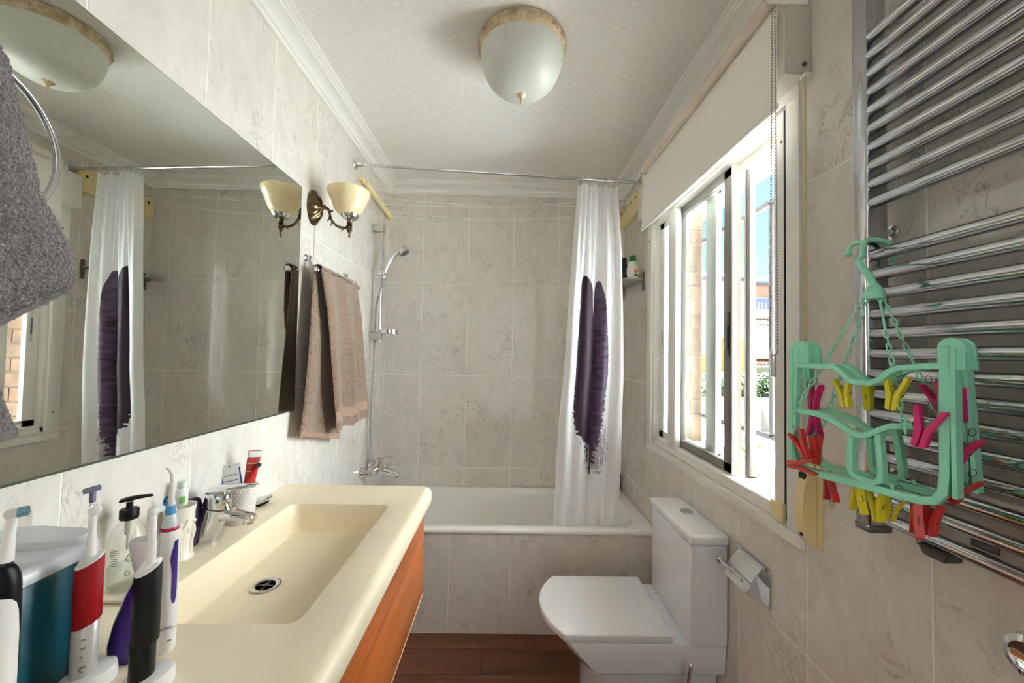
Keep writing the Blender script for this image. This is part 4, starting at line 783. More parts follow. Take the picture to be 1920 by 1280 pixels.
# ---------------------------------------------------------------- peg hanger on the radiator
KS = 0.93
D2 = Vector((0.387, -0.922, 0)).normalized(); NR = Vector((-0.922, -0.387, 0)).normalized()
H0 = Vector((0.7967 + KS * (1.366 - 0.7967), KS * 0.80, 0))
def HP(s, z, off=0.0): return H0 + D2 * (s * KS) + Vector((0, 0, 1.3629 + KS * (z - 1.3629))) + NR * off
hg = thing('peg_hanger', 'mint green folding peg hanger hooked on the chrome radiator', 'peg hanger', (1.43, 0.70, 1.45))
def hframe(name, offf):
    f = lambda s, z: HP(s, z, offf(z))
    bm = BM(); w = 0.012
    # outer loop
    loop = [(0.014, 1.385), (0.010, 1.30), (0.006, 1.20), (0.008, 1.172), (0.018, 1.156), (0.035, 1.1515), (0.11, 1.151), (0.195, 1.150), (0.212, 1.155), (0.222, 1.170), (0.2245, 1.20), (0.2265, 1.30), (0.2285, 1.385)]
    bar(bm, [f(s, z) for s, z in loop], [0.012] * 2 + [0.011] * 9 + [0.014] * 2, 0.016, NR)
    top = [(0.014, 1.352), (0.05, 1.3515), (0.082, 1.351), (0.092, 1.343), (0.104, 1.329), (0.114, 1.3255), (0.136, 1.326), (0.148, 1.333), (0.160, 1.346), (0.174, 1.353), (0.20, 1.356), (0.228, 1.358)]
    bar(bm, [f(s, z) for s, z in top], 0.0085, 0.018, NR)
    mid = [(0.012, 1.264), (0.045, 1.263), (0.068, 1.259), (0.086, 1.250), (0.104, 1.238), (0.118, 1.2345), (0.130, 1.237), (0.142, 1.246), (0.158, 1.256), (0.178, 1.261), (0.20, 1.262), (0.225, 1.262)]
    bar(bm, [f(s, z) for s, z in mid], 0.0085, 0.018, NR)
    box_loop = [(0.106, 1.234), (0.1045, 1.20), (0.104, 1.175), (0.110, 1.163), (0.122, 1.160), (0.138, 1.160), (0.147, 1.166), (0.148, 1.18), (0.146, 1.21), (0.144, 1.243)]
    bar(bm, [f(s, z) for s, z in box_loop], 0.008, 0.016, NR)
    for s, z in ((0.108, 1.153), (0.140, 1.153)): pass
    for s in (0.10, 0.16): tube(bm, [f(s, 1.152), f(s, 1.164)], 0.0025, 6)
    for s, w_ in ((0.020, 0.034), (0.232, 0.030)):      # rounded tongues on top
        P = [(s - w_ / 2, 1.352), (s - w_ / 2, 1.383)] + [(s + w_ / 2 * -math.cos(a), 1.383 + 0.017 * math.sin(a)) for a in [PI * i / 10 for i in range(1, 10)]] + [(s + w_ / 2, 1.383), (s + w_ / 2, 1.352)]
        q = [f(a, z) for a, z in P]; rings(bm, [[p + NR * 0.004 for p in q], [p - NR * 0.004 for p in q]])
    bmesh.ops.remove_doubles(bm, verts=bm.verts, dist=1e-6)
    o = obj(name, bm, MINT, hg, ang=32)
    md = o.modifiers.new('soft', 'BEVEL'); md.width = 0.0016; md.segments = 2; md.limit_method = 'ANGLE'; md.angle_limit = 0.7
    return o
hframe('front_frame', lambda z: 0.0)
hframe('rear_frame', lambda z: -(0.030 + 0.034 * (1.39 - z) / 0.24))
# end panels of the A-shape on the right and left
for s0, nm in ((0.232, 'end_panel'), (0.012, 'end_panel')):
    for offf in (lambda z: 0.0, lambda z: -(0.030 + 0.034 * (1.39 - z) / 0.24)):
        bm = BM(); P = [HP(s0 + (0.004 if s0 > 0.1 else -0.004), z, offf(z)) for z in (1.385, 1.32, 1.25, 1.19, 1.166)]
        bar(bm, P, 0.005, 0.020, NR); obj(nm, bm, MINT, hg)
# hook
BO = Vector((0.7967 + 0.95 * (1.484 - 0.7967), 0.704, 1.3629 + 0.95 * (1.492 - 1.3629)))
bm = BM()
HK = spl([BO + Vector((0, 0, 0.012)), BO + Vector((0.000, 0.012, 0.034)), BO + Vector((-0.004, 0.026, 0.060)), (1.464, 0.743, 1.563), (1.472, 0.750, 1.585), (1.490, 0.758, 1.5955), (1.510, 0.758, 1.5955), (1.527, 0.757, 1.589), (1.534, 0.756, 1.572), (1.532, 0.755, 1.550)], 6)
tube(bm, HK, [0.0062 - 0.002 * i / (len(HK) - 1) for i in range(len(HK))], 12)
HK2 = spl([(1.478, 0.752, 1.590), (1.472, 0.762, 1.591), (1.468, 0.770, 1.589), (1.466, 0.775, 1.580), (1.466, 0.776, 1.568)], 5); tube(bm, HK2, [0.0042] * (len(HK2) - 4) + [0.005, 0.006, 0.0055, 0.004], 10)
obj('hook', bm, MINT, hg)
bm = BM(); lathe(bm, [(0.006, 0.014), (0.010, 0.010), (0.0145, 0.002), (0.0155, -0.006), (0.0135, -0.012), (0.006, -0.013)], BO, 20); obj('swivel_boss', bm, MINT, hg)
# chains: links are pieces of their own
bm = BM(); q = []
for i in range(20):
    a = 2 * PI * i / 20; q.append((0.0028 * math.cos(a), 0, 0.0062 * math.sin(a) + (0.0022 if math.sin(a) > 0 else -0.0022)))
tube(bm, q, 0.0011, 6, True); bmesh.ops.recalc_face_normals(bm, faces=bm.faces); lme = bpy.data.meshes.new('link'); bm.to_mesh(lme); bm.free(); lme.materials.append(MINT); lme.polygons.foreach_set('use_smooth', [True] * len(lme.polygons))
rear = lambda z: -(0.030 + 0.034 * (1.39 - z) / 0.24)
for tgt, nring, rod in ((HP(0.016, 1.262, 0.012), Vector((-0.012, 0.008, -0.010)), (0.10, 0.30)), (HP(0.182, 1.258, 0.012), Vector((0.002, -0.008, -0.012)), (0.02, 0.28)), (HP(0.205, 1.255, rear(1.255)), Vector((0.010, -0.006, -0.010)), (0.44, 0.60)), (HP(0.030, 1.235, rear(1.235)), Vector((-0.004, 0.010, -0.012)), (0.55, 0.7))):
    a = BO + nring; v = tgt - a; L = v.length; d = v.normalized()
    bm = BM(); tube(bm, [a + d * L * rod[0], a + d * L * rod[1]], 0.0019, 8); ch = obj('chain', bm, MINT, hg)
    bm = BM(); bmesh.ops.create_icosphere(bm, subdivisions=2, radius=0.0032, matrix=Matrix.Translation(tgt)); obj('chain_end', bm, MINT, hg)
    n = int(L / 0.0125); u = d.orthogonal().normalized()
    for i in range(n + 1):
        s = i / n
        if rod[0] < s < rod[1]: continue
        o = bpy.data.objects.new('link', lme); COL.objects.link(o); o.parent = ch
        w = (u if i % 2 else d.cross(u)); R = Matrix((w, d.cross(w) * -1, d)).transposed().to_4x4(); R.translation = a + v * s - Vector(ORG['peg_hanger']); o.matrix_local = R
# pegs
PINK = M('peg_magenta', (206, 34, 108), 0.35); YEL = M('peg_yellow', (222, 208, 40), 0.35); RED = M('peg_red', (206, 50, 46), 0.35, Transmission_Weight=0.15)
def peg_proto():
    out = {}
    for nm, sg in (('left_jaw', -1), ('right_jaw', 1)):
        bm = BM(); P = [(0.0008, -0.024), (0.0065, -0.022), (0.0072, -0.006), (0.0085, 0.002), (0.0150, 0.0235), (0.0135, 0.0260), (0.0105, 0.0255), (0.0030, 0.004), (0.0008, -0.002)]
        prism(bm, [(sg * x, z) for x, z in P], -0.0052, 0.0052, lambda u, v, d: (u, d, v), 0.0006); out[nm] = bm
    bm = BM(); q = [(0.0115 * math.cos(a), 0.0, 0.003 + 0.0085 * math.sin(a)) for a in [0.35 * PI + 2.3 * PI * i / 30 * 0.73 for i in range(31)]]; tube(bm, q, 0.0007, 5); out['spring'] = bm
    return out
_pm = {}
for k, bm in peg_proto().items():
    bmesh.ops.recalc_face_normals(bm, faces=bm.faces); me = bpy.data.meshes.new(k); bm.to_mesh(me); bm.free(); me.polygons.foreach_set('use_smooth', [True] * len(me.polygons)); me.set_sharp_from_angle(angle=0.6); _pm[k] = me
STEEL = M('spring_steel', (120, 116, 110), 0.3, 1.0)
_pc = {}
def peg(s, z, off, mat, tilt, turn, label, k=1.0):
    """tilt in the hanger plane, turn about the upright; angles in degrees"""
    p = HP(s, z, off); r = thing('clothes_peg', label, 'clothes peg', p, 'pegs on the mint hanger')
    base = Matrix((D2, NR, Vector((0, 0, 1)))).transposed().to_4x4()
    r.matrix_world = Matrix.Translation(p) @ base @ Matrix.Rotation(math.radians(turn), 4, 'Z') @ Matrix.Rotation(math.radians(tilt), 4, 'Y') @ Matrix.Scale(k, 4)
    for nm in ('left_jaw', 'right_jaw', 'spring'):
        key = (nm, mat.name)
        if key not in _pc:
            me = _pm[nm].copy(); me.materials.append(STEEL if nm == 'spring' else mat); _pc[key] = me
        o = bpy.data.objects.new(nm, _pc[key]); COL.objects.link(o); o.parent = r
    lp_ = bpy.data.objects.new('peg_loop', _loop); COL.objects.link(lp_); lp_.parent = r
bm = BM(); tube(bm, [(0.004 * math.cos(a), 0, 0.030 + 0.006 * math.sin(a)) for a in [2 * PI * i / 14 for i in range(14)]], 0.0006, 5, True); _loop = bpy.data.meshes.new('peg_loop'); bm.to_mesh(_loop); bm.free(); _loop.materials.append(STEEL)
peg(0.027, 1.289, -0.030, PINK, 6, 20, 'magenta clothes peg, upper of the two at the window end of the mint hanger')
peg(0.027, 1.240, -0.030, PINK, 180, 15, 'magenta clothes peg upside down, below another magenta peg at the window end')
peg(0.030, 1.200, 0.013, RED, -28, 10, 'red clothes peg open like a V at the window end of the hanger')
peg(0.046, 1.192, -0.002, RED, 0, 85, 'red clothes peg turned edge-on, just inside the window end of the hanger')
peg(0.029, 1.162, 0.014, RED, 82, 5, 'red clothes peg lying flat, lowest at the window end of the hanger')
peg(0.064, 1.132, -0.010, RED, 170, 30, 'single red clothes peg under the bottom bar, nearest the strap winder')
peg(0.089, 1.304, -0.010, YEL, -10, 10, 'yellow clothes peg under the upper bar, on the window side of the dip')
peg(0.107, 1.300, -0.045, YEL, 0, 85, 'yellow clothes peg seen edge-on behind the dip of the upper bar')
peg(0.161, 1.310, -0.008, YEL, 8, 5, 'yellow clothes peg under the upper bar, on the radiator side of the dip', 1.1)
peg(0.113, 1.130, 0.0, YEL, 176, 30, 'yellow clothes peg alone under the middle of the bottom bar')
peg(0.136, 1.119, -0.008, YEL, -8, 20, 'yellow clothes peg in the pair under the bottom bar, window side')
peg(0.148, 1.119, -0.030, YEL, 12, -15, 'yellow clothes peg in the pair under the bottom bar, radiator side')
peg(0.206, 1.262, 0.012, PINK, 14, 0, 'large looking magenta clothes peg in front of the mid bar, nearest the camera', 1.2)
peg(0.204, 1.306, -0.032, PINK, -24, 20, 'magenta clothes peg half hidden behind the near upright of the hanger')
peg(0.229, 1.298, -0.040, PINK, 0, 80, 'magenta clothes peg seen as a thin strip between the two near uprights')
peg(0.227, 1.230, -0.040, PINK, 24, 20, 'magenta clothes peg between the near uprights, at mid height')
peg(0.224, 1.170, -0.040, RED, 26, 10, 'red clothes peg between the near uprights, low down')
peg(0.190, 1.121, 0.0, RED, 178, 55, 'red clothes peg under the near end of the bottom bar, window side of two')
peg(0.202, 1.121, -0.012, RED, 4, 25, 'red clothes peg under the near end of the bottom bar, closest to the camera')
# ---------------------------------------------------------------- things on the counter
ZT = 0.8732
PW = M('white_plastic', (236, 234, 232), 0.3)
PWS = M('pale_plastic', (214, 216, 210), 0.35)
BLK = M('black_rubber', (10, 9, 10), 0.4, Specular_IOR_Level=0.25)
PURP = M('purple_plastic', (70, 40, 128), 0.22, Transmission_Weight=0.15)
SILV = M('silver_plastic', (196, 194, 192), 0.3, 0.3)
def knurl(name, c):
    m = M(name, c, 0.42, 0, Specular_IOR_Level=0.25); t, b = nt(m); co_ = t.nodes.new('ShaderNodeTexCoord'); v = N(t, 'ShaderNodeTexVoronoi', Scale=620.0); mp = N(t, 'ShaderNodeMapping'); mp.inputs['Rotation'].default_value = (0.5, 0.4, 0.8)
    t.links.new(co_.outputs['Object'], mp.inputs[0]); t.links.new(mp.outputs[0], v.inputs['Vector']); bp = N(t, 'ShaderNodeBump', Strength=0.8, Distance=0.0006); t.links.new(v.outputs['Distance'], bp.inputs['Height']); t.links.new(bp.outputs[0], b.inputs['Normal']); return m
KBLK, KRED = knurl('black_grip', (12, 11, 12)), knurl('red_grip', (150, 6, 16))
def slant_cyl(bm, x, y, r, z0, z1, s0=0.0, s1=0.0, dirv=(1, 1), n=28, sx=1.0):
    """upright cylinder with slanted ends (s = rise along dirv per radius)"""
    d = Vector((dirv[0], dirv[1], 0)).normalized(); rs = []
    for z, s in ((z0, s0), (z0 + 0.0006, s0), (z1 - 0.0006, s1), (z1, s1)):
        k = 0.965 if z in (z0, z1) else 1.0; row = []
        for i in range(n):
            a = 2 * PI * i / n; v = Vector((math.cos(a) * sx, math.sin(a), 0)); row.append(Vector((x, y, z)) + v * r * k + Vector((0, 0, s * r * v.dot(d))))
        rs.append(row)
    rings(bm, rs); return bm
def charger(parent, x, y, dirv, r=0.026):
    bm = BM(); d = Vector((dirv[0], dirv[1], 0)).normalized(); w = Vector((-d.y, d.x, 0)); rs = []
    for k, z, sl in ((0.96, 0.0, 0), (1.0, 0.003, 0), (1.0, 0.012, 0.10), (0.95, 0.019, 0.16), (0.80, 0.021, 0.16)):
        rs.append([Vector((x, y, ZT + z)) + d * (r * 1.22 * k * math.cos(a) + 0.004) + w * r * k * math.sin(a) + Vector((0, 0, sl * r * math.cos(a))) for a in [2 * PI * i / 32 for i in range(32)]])
    rings(bm, rs); return obj('charging_stand', bm, PW, parent)
# red electric toothbrush
rt = thing('electric_toothbrush', 'electric toothbrush with a red grip and round white head on its white charging stand', 'toothbrush', (0.197, 0.605, ZT))
x, y = 0.197, 0.605
charger(rt, x, y, (0.75, 0.65))
bm = BM(); slant_cyl(bm, x - 0.0015, y, 0.0148, ZT + 0.018, 0.964, 0, 0.35); obj('silver_base', bm, SILV, rt, ang=50)
bm = BM(); slant_cyl(bm, x, y, 0.0158, 0.9645, 1.050, 0.35, 0.5); obj('red_grip', bm, KRED, rt, ang=50)
bm = BM(); slant_cyl(bm, x, y, 0.0152, 1.0505, 1.0535, 0.5, 0.5); lathe(bm, [(0.013, -0.004), (0.009, 0.004), (0.0055, 0.009)], (x, y, 1.0535), 20); obj('shoulder', bm, PWS, rt, ang=50)
bm = BM(); lathe(bm, [(0.0062, 1.060), (0.0060, 1.064), (0.0046, 1.095), (0.0042, 1.118)], (x + 0.001, y, 0), 18); obj('neck', bm, PW, rt)
bm = BM(); hd = Vector((-0.62, 0.78, 0.05)); lathe(bm, [(0.004, -0.009), (0.0068, -0.007), (0.0074, -0.002), (0.007, 0.002)], (x + 0.001, y + 0.003, 1.124), 22, hd); obj('brush_head', bm, PW, rt)
bm = BM(); hc = Vector((x + 0.001, y + 0.003, 1.124)) + hd.normalized() * 0.002
for i in range(26):
    a = i * 2.4; q = 0.0012 * math.sqrt(i); u_, w_, _ = frame_of(hd); p = hc + u_ * q * math.cos(a) + w_ * q * math.sin(a); tube(bm, [p, p + hd.normalized() * 0.008], 0.0006, 5)
obj('bristles', bm, M('bristle_blue', (150, 168, 190), 0.6), rt, kind='stuff')
bm = BM(); box(bm, -0.0013, 0.0013, -0.0003, 0.0003, -0.0035, 0.0035, 0, 1, Matrix.Translation((x + 0.0034, y - 0.0032, 1.098)) @ Matrix.Rotation(0.75, 4, 'Z')); obj('logo_mark', bm, M('mark_grey', (120, 118, 116), 0.5), rt)
bm = BM()
for zz, sw_ in ((0.946, 0), (0.934, 1), (0.922, 2), (0.908, 3)):
    m4 = Matrix.Translation((x - 0.0015 + 0.0097, y - 0.0112, zz)) @ Matrix.Rotation(0.714, 4, 'Z')
    for k in range(4 if sw_ != 2 else 2):
        box(bm, -0.0026 + 0.0013 * k, -0.0017 + 0.0013 * k, -0.0004, 0.0004, -0.0016 + 0.0009 * ((k + sw_) % 3), 0.0012 + 0.0006 * ((k * 2 + sw_) % 3), 0, 1, m4)
    if sw_ == 3: tube(bm, [m4 @ Vector((0.0036 * math.cos(a), 0, -0.002 + 0.0036 * math.sin(a))) for a in [2 * PI * i / 18 for i in range(15)]], 0.0004, 4)
obj('indicator_icons', bm, M('icon_grey', (92, 92, 92), 0.5), rt, kind='stuff')
# black electric toothbrush
bt2 = thing('electric_toothbrush', 'electric toothbrush with a black knurled grip on its white charging stand', 'toothbrush', (0.286, 0.60, ZT))
x, y = 0.286, 0.60
charger(bt2, x, y, (0.75, 0.65))
bm = BM(); slant_cyl(bm, x - 0.003, y, 0.0148, ZT + 0.016, 0.945, 0, 0.0); obj('lower_body', bm, BLK, bt2, ang=50)
bm = BM(); slant_cyl(bm, x, y, 0.0158, 0.942, 1.043, 0.0, 0.5); obj('black_grip', bm, KBLK, bt2, ang=50)
bm = BM(); slant_cyl(bm, x, y, 0.0152, 1.0435, 1.047, 0.5, 0.5); lathe(bm, [(0.013, -0.004), (0.009, 0.003), (0.0055, 0.007)], (x, y, 1.0475), 20); obj('shoulder', bm, PW, bt2, ang=50)
bm = BM(); lathe(bm, [(0.0062, 1.053), (0.0060, 1.057), (0.0050, 1.095), (0.0048, 1.122)], (x + 0.003, y, 0), 18); obj('neck', bm, PW, bt2)
bm = BM(); hd = Vector((0.25, 0.9, 0.1)); lathe(bm, [(0.003, -0.008), (0.0062, -0.006), (0.0068, -0.001), (0.0064, 0.002)], (x + 0.003, y + 0.003, 1.125), 22, hd); obj('brush_head', bm, PW, bt2)
bm = BM(); hc = Vector((x + 0.003, y + 0.003, 1.125)) + hd.normalized() * 0.002
for i in range(26):
    a = i * 2.4; q = 0.0011 * math.sqrt(i); u_, w_, _ = frame_of(hd); p = hc + u_ * q * math.cos(a) + w_ * q * math.sin(a); tube(bm, [p, p + hd.normalized() * 0.008], 0.0006, 5)
obj('bristles', bm, M('bristle_white', (232, 236, 240), 0.6), bt2, kind='stuff')
# black and white electric toothbrush at the frame edge
wt = thing('electric_toothbrush', 'black and white electric toothbrush at the left edge, bristles turned sideways', 'toothbrush', (0.203, 0.50, ZT))
x, y = 0.199, 0.50
charger(wt, x, y, (0.75, 0.65))
bm = BM(); P = [(0.0150, ZT + 0.018), (0.0162, ZT + 0.03), (0.0165, 1.00), (0.0163, 1.055), (0.0158, 1.075), (0.0145, 1.086), (0.0115, 1.094), (0.0080, 1.099), (0.0066, 1.100)]; lathe(bm, P, (x, y, 0), 32); obj('black_body', bm, BLK, wt, ang=60)
bm = BM(); rs = []
for z, a0, a1 in ((ZT + 0.026, -190, 20), (0.95, -190, 22), (1.02, -190, 20), (1.045, -188, 12), (1.056, -182, 2), (1.062, -172, -14), (1.065, -150, -40), (1.0655, -120, -70)):
    rs.append([(x + 0.0175 * math.cos(math.radians(a)), y + 0.0175 * math.sin(math.radians(a)), z) for a in [a0 + (a1 - a0) * i / 20 for i in range(21)]] + [(x + 0.0155 * math.cos(math.radians(a)), y + 0.0155 * math.sin(math.radians(a)), z) for a in [a1 + (a0 - a1) * i / 20 for i in range(21)]])
rings(bm, rs); obj('white_front_shell', bm, PW, wt, ang=50)
bm = BM(); lathe(bm, [(0.0068, 1.0995), (0.0070, 1.103), (0.0066, 1.1045)], (x + 0.002, y, 0), 20); obj('collar', bm, M('collar_navy', (26, 26, 52), 0.3), wt)
bm = BM(); tube(bm, [(x + 0.002, y, 1.104), (x + 0.003, y, 1.112), (x + 0.005, y, 1.135), (x + 0.008, y, 1.156)], [0.0072, 0.0066, 0.0052, 0.0046], 18); obj('neck', bm, PW, wt)
bm = BM(); hd = Vector((0.80, 0.58, 0.10)); hc = Vector((x + 0.0085, y + 0.001, 1.160)); lathe(bm, [(0.003, -0.008), (0.0058, -0.006), (0.0062, 0.001), (0.0064, 0.0025)], hc, 20, hd); obj('brush_head', bm, PWS, wt)
bm = BM()
for i in range(40):
    a = i * 2.4; q = 0.00092 * math.sqrt(i); u_, w_, _ = frame_of(hd); p = hc + hd.normalized() * 0.0025 + u_ * q * math.cos(a) + w_ * q * math.sin(a); tube(bm, [p, p + hd.normalized() * (0.0085 + 0.0008 * (i % 3))], 0.0005, 5)
obj('bristles', bm, M('bristle_teal', (128, 170, 178), 0.6), wt, kind='stuff')
# slim toothbrush behind the red one
st = thing('manual_toothbrush', 'slim upright toothbrush with a grey head behind the red electric toothbrush', 'toothbrush', (0.078, 0.725, ZT))
bm = BM(); tube(bm, [(0.080, 0.722, ZT), (0.080, 0.723, 0.99), (0.077, 0.725, 1.09)], [0.0065, 0.006, 0.0035], 14); obj('handle', bm, PW, st)
bm = BM(); lathe(bm, [(0.0066, 0.992), (0.0068, 0.994), (0.0068, 1.008), (0.006, 1.01)], (0.080, 0.7235, 0), 16); obj('blue_ring', bm, M('ring_blue', (52, 104, 168), 0.4), st)
bm = BM(); box(bm, -0.004, 0.004, -0.0035, 0.0035, -0.014, 0.006, 0.002, 2, Matrix.Translation((0.077, 0.725, 1.104))); box(bm, -0.0125, 0.0105, -0.0045, 0.0045, -0.0035, 0.0055, 0.0025, 2, Matrix.Translation((0.077, 0.725, 1.112)) @ Matrix.Rotation(0.7, 4, 'Z') @ Matrix.Rotation(-0.2, 4, 'Y')); obj('grey_head', bm, M('head_grey', (112, 112, 132), 0.5), st)
# oral irrigator tank
it = thing('irrigator_tank', 'teal water tank with a white lid against the left wall, behind the toothbrushes', 'water tank', (0.08, 0.60, ZT))
TEAL = M('teal_tank', (22, 92, 108), 0.3, Transmission_Weight=0.1)
def tk(i, z, r=0.045): return rrect(0.003 + i, 0.160 - i, 0.500 + i, 0.680 - i, r, z, 8)
bm = BM(); rings(bm, [tk(0.006, ZT), tk(0.002, ZT + 0.004), tk(0.004, 0.93), tk(0.002, 1.035), tk(0.004, 1.038)]); obj('tank_body', bm, TEAL, it, ang=50)
bm = BM(); rings(bm, [tk(0.002, 1.0385), tk(-0.0015, 1.041), tk(-0.001, 1.053), tk(0.003, 1.058), tk(0.010, 1.060)]); obj('lid', bm, M('lid_white', (214, 216, 220), 0.25), it, ang=50)
bm = BM(); P = [(0.012, 0.60), (0.060, 0.612), (0.120, 0.622), (0.148, 0.640), (0.135, 0.668), (0.095, 0.672), (0.012, 0.672)]; P2 = [(p.x, p.y) for p in spl([(a, b_, 0) for a, b_ in P], 4, True)]
prism(bm, P2, 1.0595, 1.070, None, 0.003); obj('lid_cover', bm, M('lid_white'), it, ang=40)
# cordless water flosser
wf_ = thing('water_flosser', 'white cordless water flosser with purple tank and bent nozzle tip', 'water flosser', (0.235, 0.675, ZT))
x, y = 0.251, 0.678
bm = BM(); lathe(bm, [(0.0125, ZT), (0.0138, ZT + 0.003), (0.0142, 0.92), (0.0140, 1.00), (0.0138, 1.04), (0.0128, 1.055), (0.0115, 1.066)], (x, y, 0), 28); obj('flosser_body', bm, PW, wf_)
bm = BM(); lathe(bm, [(0.0118, 1.0655), (0.0122, 1.067), (0.0122, 1.0695), (0.0115, 1.071)], (x, y, 0), 28); obj('red_ring', bm, M('ring_crimson', (186, 28, 72), 0.3), wf_)
bm = BM(); lathe(bm, [(0.0112, 1.0712), (0.0105, 1.079), (0.0080, 1.089), (0.0070, 1.091)], (x, y, 0), 24); obj('collar', bm, M('collar_clear', (208, 214, 218), 0.2), wf_)
bm = BM(); lathe(bm, [(0.0072, 1.0912), (0.0074, 1.093), (0.0066, 1.103), (0.0056, 1.105)], (x, y, 0), 20); obj('blue_band', bm, M('band_blue', (70, 140, 196), 0.3), wf_)
bm = BM(); P = spl([(x, y, 1.104), (x + 0.0005, y, 1.13), (x + 0.0005, y, 1.152), (x - 0.002, y - 0.001, 1.160), (x - 0.008, y - 0.003, 1.167)], 6); tube(bm, P, [0.0044 - 0.0028 * i / (len(P) - 1) for i in range(len(P))], 12); obj('nozzle', bm, M('nozzle_white', (224, 222, 216), 0.3), wf_)
def on_body(u, v, r=0.0145): a = u; return (x + r * math.cos(a), y + r * math.sin(a), v)
bm = BM(); AP = [(1.050, 0.10, 0.12), (1.040, 0.02, 0.16), (1.030, -0.08, 0.22), (1.020, -0.12, 0.24), (1.010, -0.06, 0.22), (1.000, 0.0, 0.20), (0.985, 0.01, 0.20), (0.970, 0.0, 0.20), (0.958, -0.02, 0.17), (0.950, -0.02, 0.10)]
rings(bm, [[on_body(-0.22 + c_ + 1.5 * w_ * k, z) for k in (-1, -0.6, -0.2, 0.2, 0.6, 1)] + [on_body(-0.22 + c_ + 1.5 * w_ * k, z, 0.0136) for k in (1, 0.6, 0.2, -0.2, -0.6, -1)] for z, c_, w_ in AP]); obj('purple_switch', bm, PURP, wf_, ang=60)
bm = BM()
def tkr(cx, cy, a, b_, z, n=24): return [(cx + a * math.cos(t), cy + b_ * math.sin(t), z) for t in [2 * PI * i / n for i in range(n)]]
rings(bm, [tkr(0.207, 0.668, 0.029, 0.024, ZT), tkr(0.207, 0.668, 0.031, 0.026, ZT + 0.004), tkr(0.207, 0.668, 0.031, 0.026, 0.895), tkr(0.211, 0.669, 0.028, 0.024, 0.93), tkr(0.219, 0.671, 0.022, 0.020, 0.97), tkr(0.226, 0.673, 0.016, 0.016, 1.00), tkr(0.229, 0.674, 0.014, 0.014, 1.02), tkr(0.231, 0.675, 0.010, 0.010, 1.035)]); obj('purple_tank', bm, PURP, wf_, ang=60)
bm = BM(); rings(bm, [tkr(0.230, 0.667, 0.014, 0.012, 0.985), tkr(0.229, 0.666, 0.0165, 0.013, 1.00), tkr(0.226, 0.665, 0.021, 0.015, 1.030), tkr(0.224, 0.665, 0.023, 0.016, 1.052), tkr(0.224, 0.665, 0.021, 0.015, 1.056)]); obj('tank_housing', bm, M('housing_white', (226, 224, 226), 0.3), wf_, ang=60)
fx = basis((x + 0.0105 - 0.010 * 0.80, y - 0.0103 - 0.010 * 0.75 + 0.004, 0.905), (0.82, 0.60, 0.0), (0, 0, 1))
dn = Vector((0.62, -0.78, 0)); pos = Vector((x, y, 0.912)) + dn * 0.0147 + Vector((0.78, 0.62, 0)) * 0.003 + dn * 0.0004
fx = basis(pos, (0.78, 0.62, 0), (0, 0, 1)); text('lettering', 'B.WELL', 0.0062, M('print_purple', (70, 52, 120), 0.5), fx, wf_)
fx = basis(Vector((x, y, 0.893)) + Vector((0.85, -0.52, 0)) * 0.0146, (0.52, 0.85, 0), (0, 0, 1)); bm = BM(); box(bm, -0.003, 0.003, -0.001, 0.0014, -0.0002, 0.0003, 0, 1, fx); obj('print_mark', bm, M('mark_grey'), wf_)
# soap pump bottle on its dish
sd = thing('soap_dish', 'pale rectangular dish under the clear soap pump bottle', 'dish', (0.045, 0.84, ZT))
bm = BM(); rings(bm, [rrect(0.004, 0.083, 0.795, 0.885, 0.01, ZT), rrect(0.002, 0.085, 0.793, 0.887, 0.01, ZT + 0.004), rrect(0.003, 0.084, 0.794, 0.886, 0.009, ZT + 0.007), rrect(0.006, 0.081, 0.797, 0.883, 0.008, ZT + 0.0045)]); obj('dish', bm, M('dish_cream', (232, 222, 204), 0.3), sd)
sp_ = thing('soap_pump_bottle', 'clear soap pump bottle with a black pump head beside the left wall', 'soap bottle', (0.038, 0.84, ZT + 0.005))
SOAPG = bpy.data.materials.new('soap_clear'); SOAPG.use_nodes = True; thin_glass(SOAPG, (0.955, 0.96, 0.945, 1), 0.04)
SOAPL = bpy.data.materials.new('soap_liquid'); SOAPL.use_nodes = True; thin_glass(SOAPL, (0.90, 0.915, 0.88, 1), 0.02)
bm = BM(); Z0 = ZT + 0.0055; lathe(bm, [(0.022, Z0), (0.028, Z0 + 0.004), (0.031, Z0 + 0.016), (0.0315, Z0 + 0.05), (0.0315, 0.962), (0.030, 0.980), (0.025, 0.996), (0.017, 1.008), (0.0125, 1.013), (0.0125, 1.018)], (0.038, 0.84, 0), 36); obj('bottle_body', bm, SOAPG, sp_, ang=60)
bm = BM(); lathe(bm, [(0.024, Z0 + 0.003), (0.0285, Z0 + 0.012), (0.029, Z0 + 0.045), (0.001, Z0 + 0.0455)], (0.038, 0.84, 0), 30); obj('soap_liquid', bm, SOAPL, sp_)
bm = BM(); tube(bm, [(0.038, 0.84, 1.012), (0.038, 0.84, 0.955)], 0.0028, 10); lathe(bm, [(0.006, 0.985), (0.0065, 1.012)], (0.038, 0.84, 0), 16); obj('dip_tube', bm, M('tube_pale', (220, 220, 208), 0.3), sp_)
bm = BM(); lathe(bm, [(0.0150, 1.016), (0.0155, 1.018), (0.0155, 1.034), (0.0140, 1.036), (0.006, 1.0365), (0.0055, 1.038), (0.0055, 1.049)], (0.038, 0.84, 0), 26); obj('pump_collar', bm, BLK, sp_)
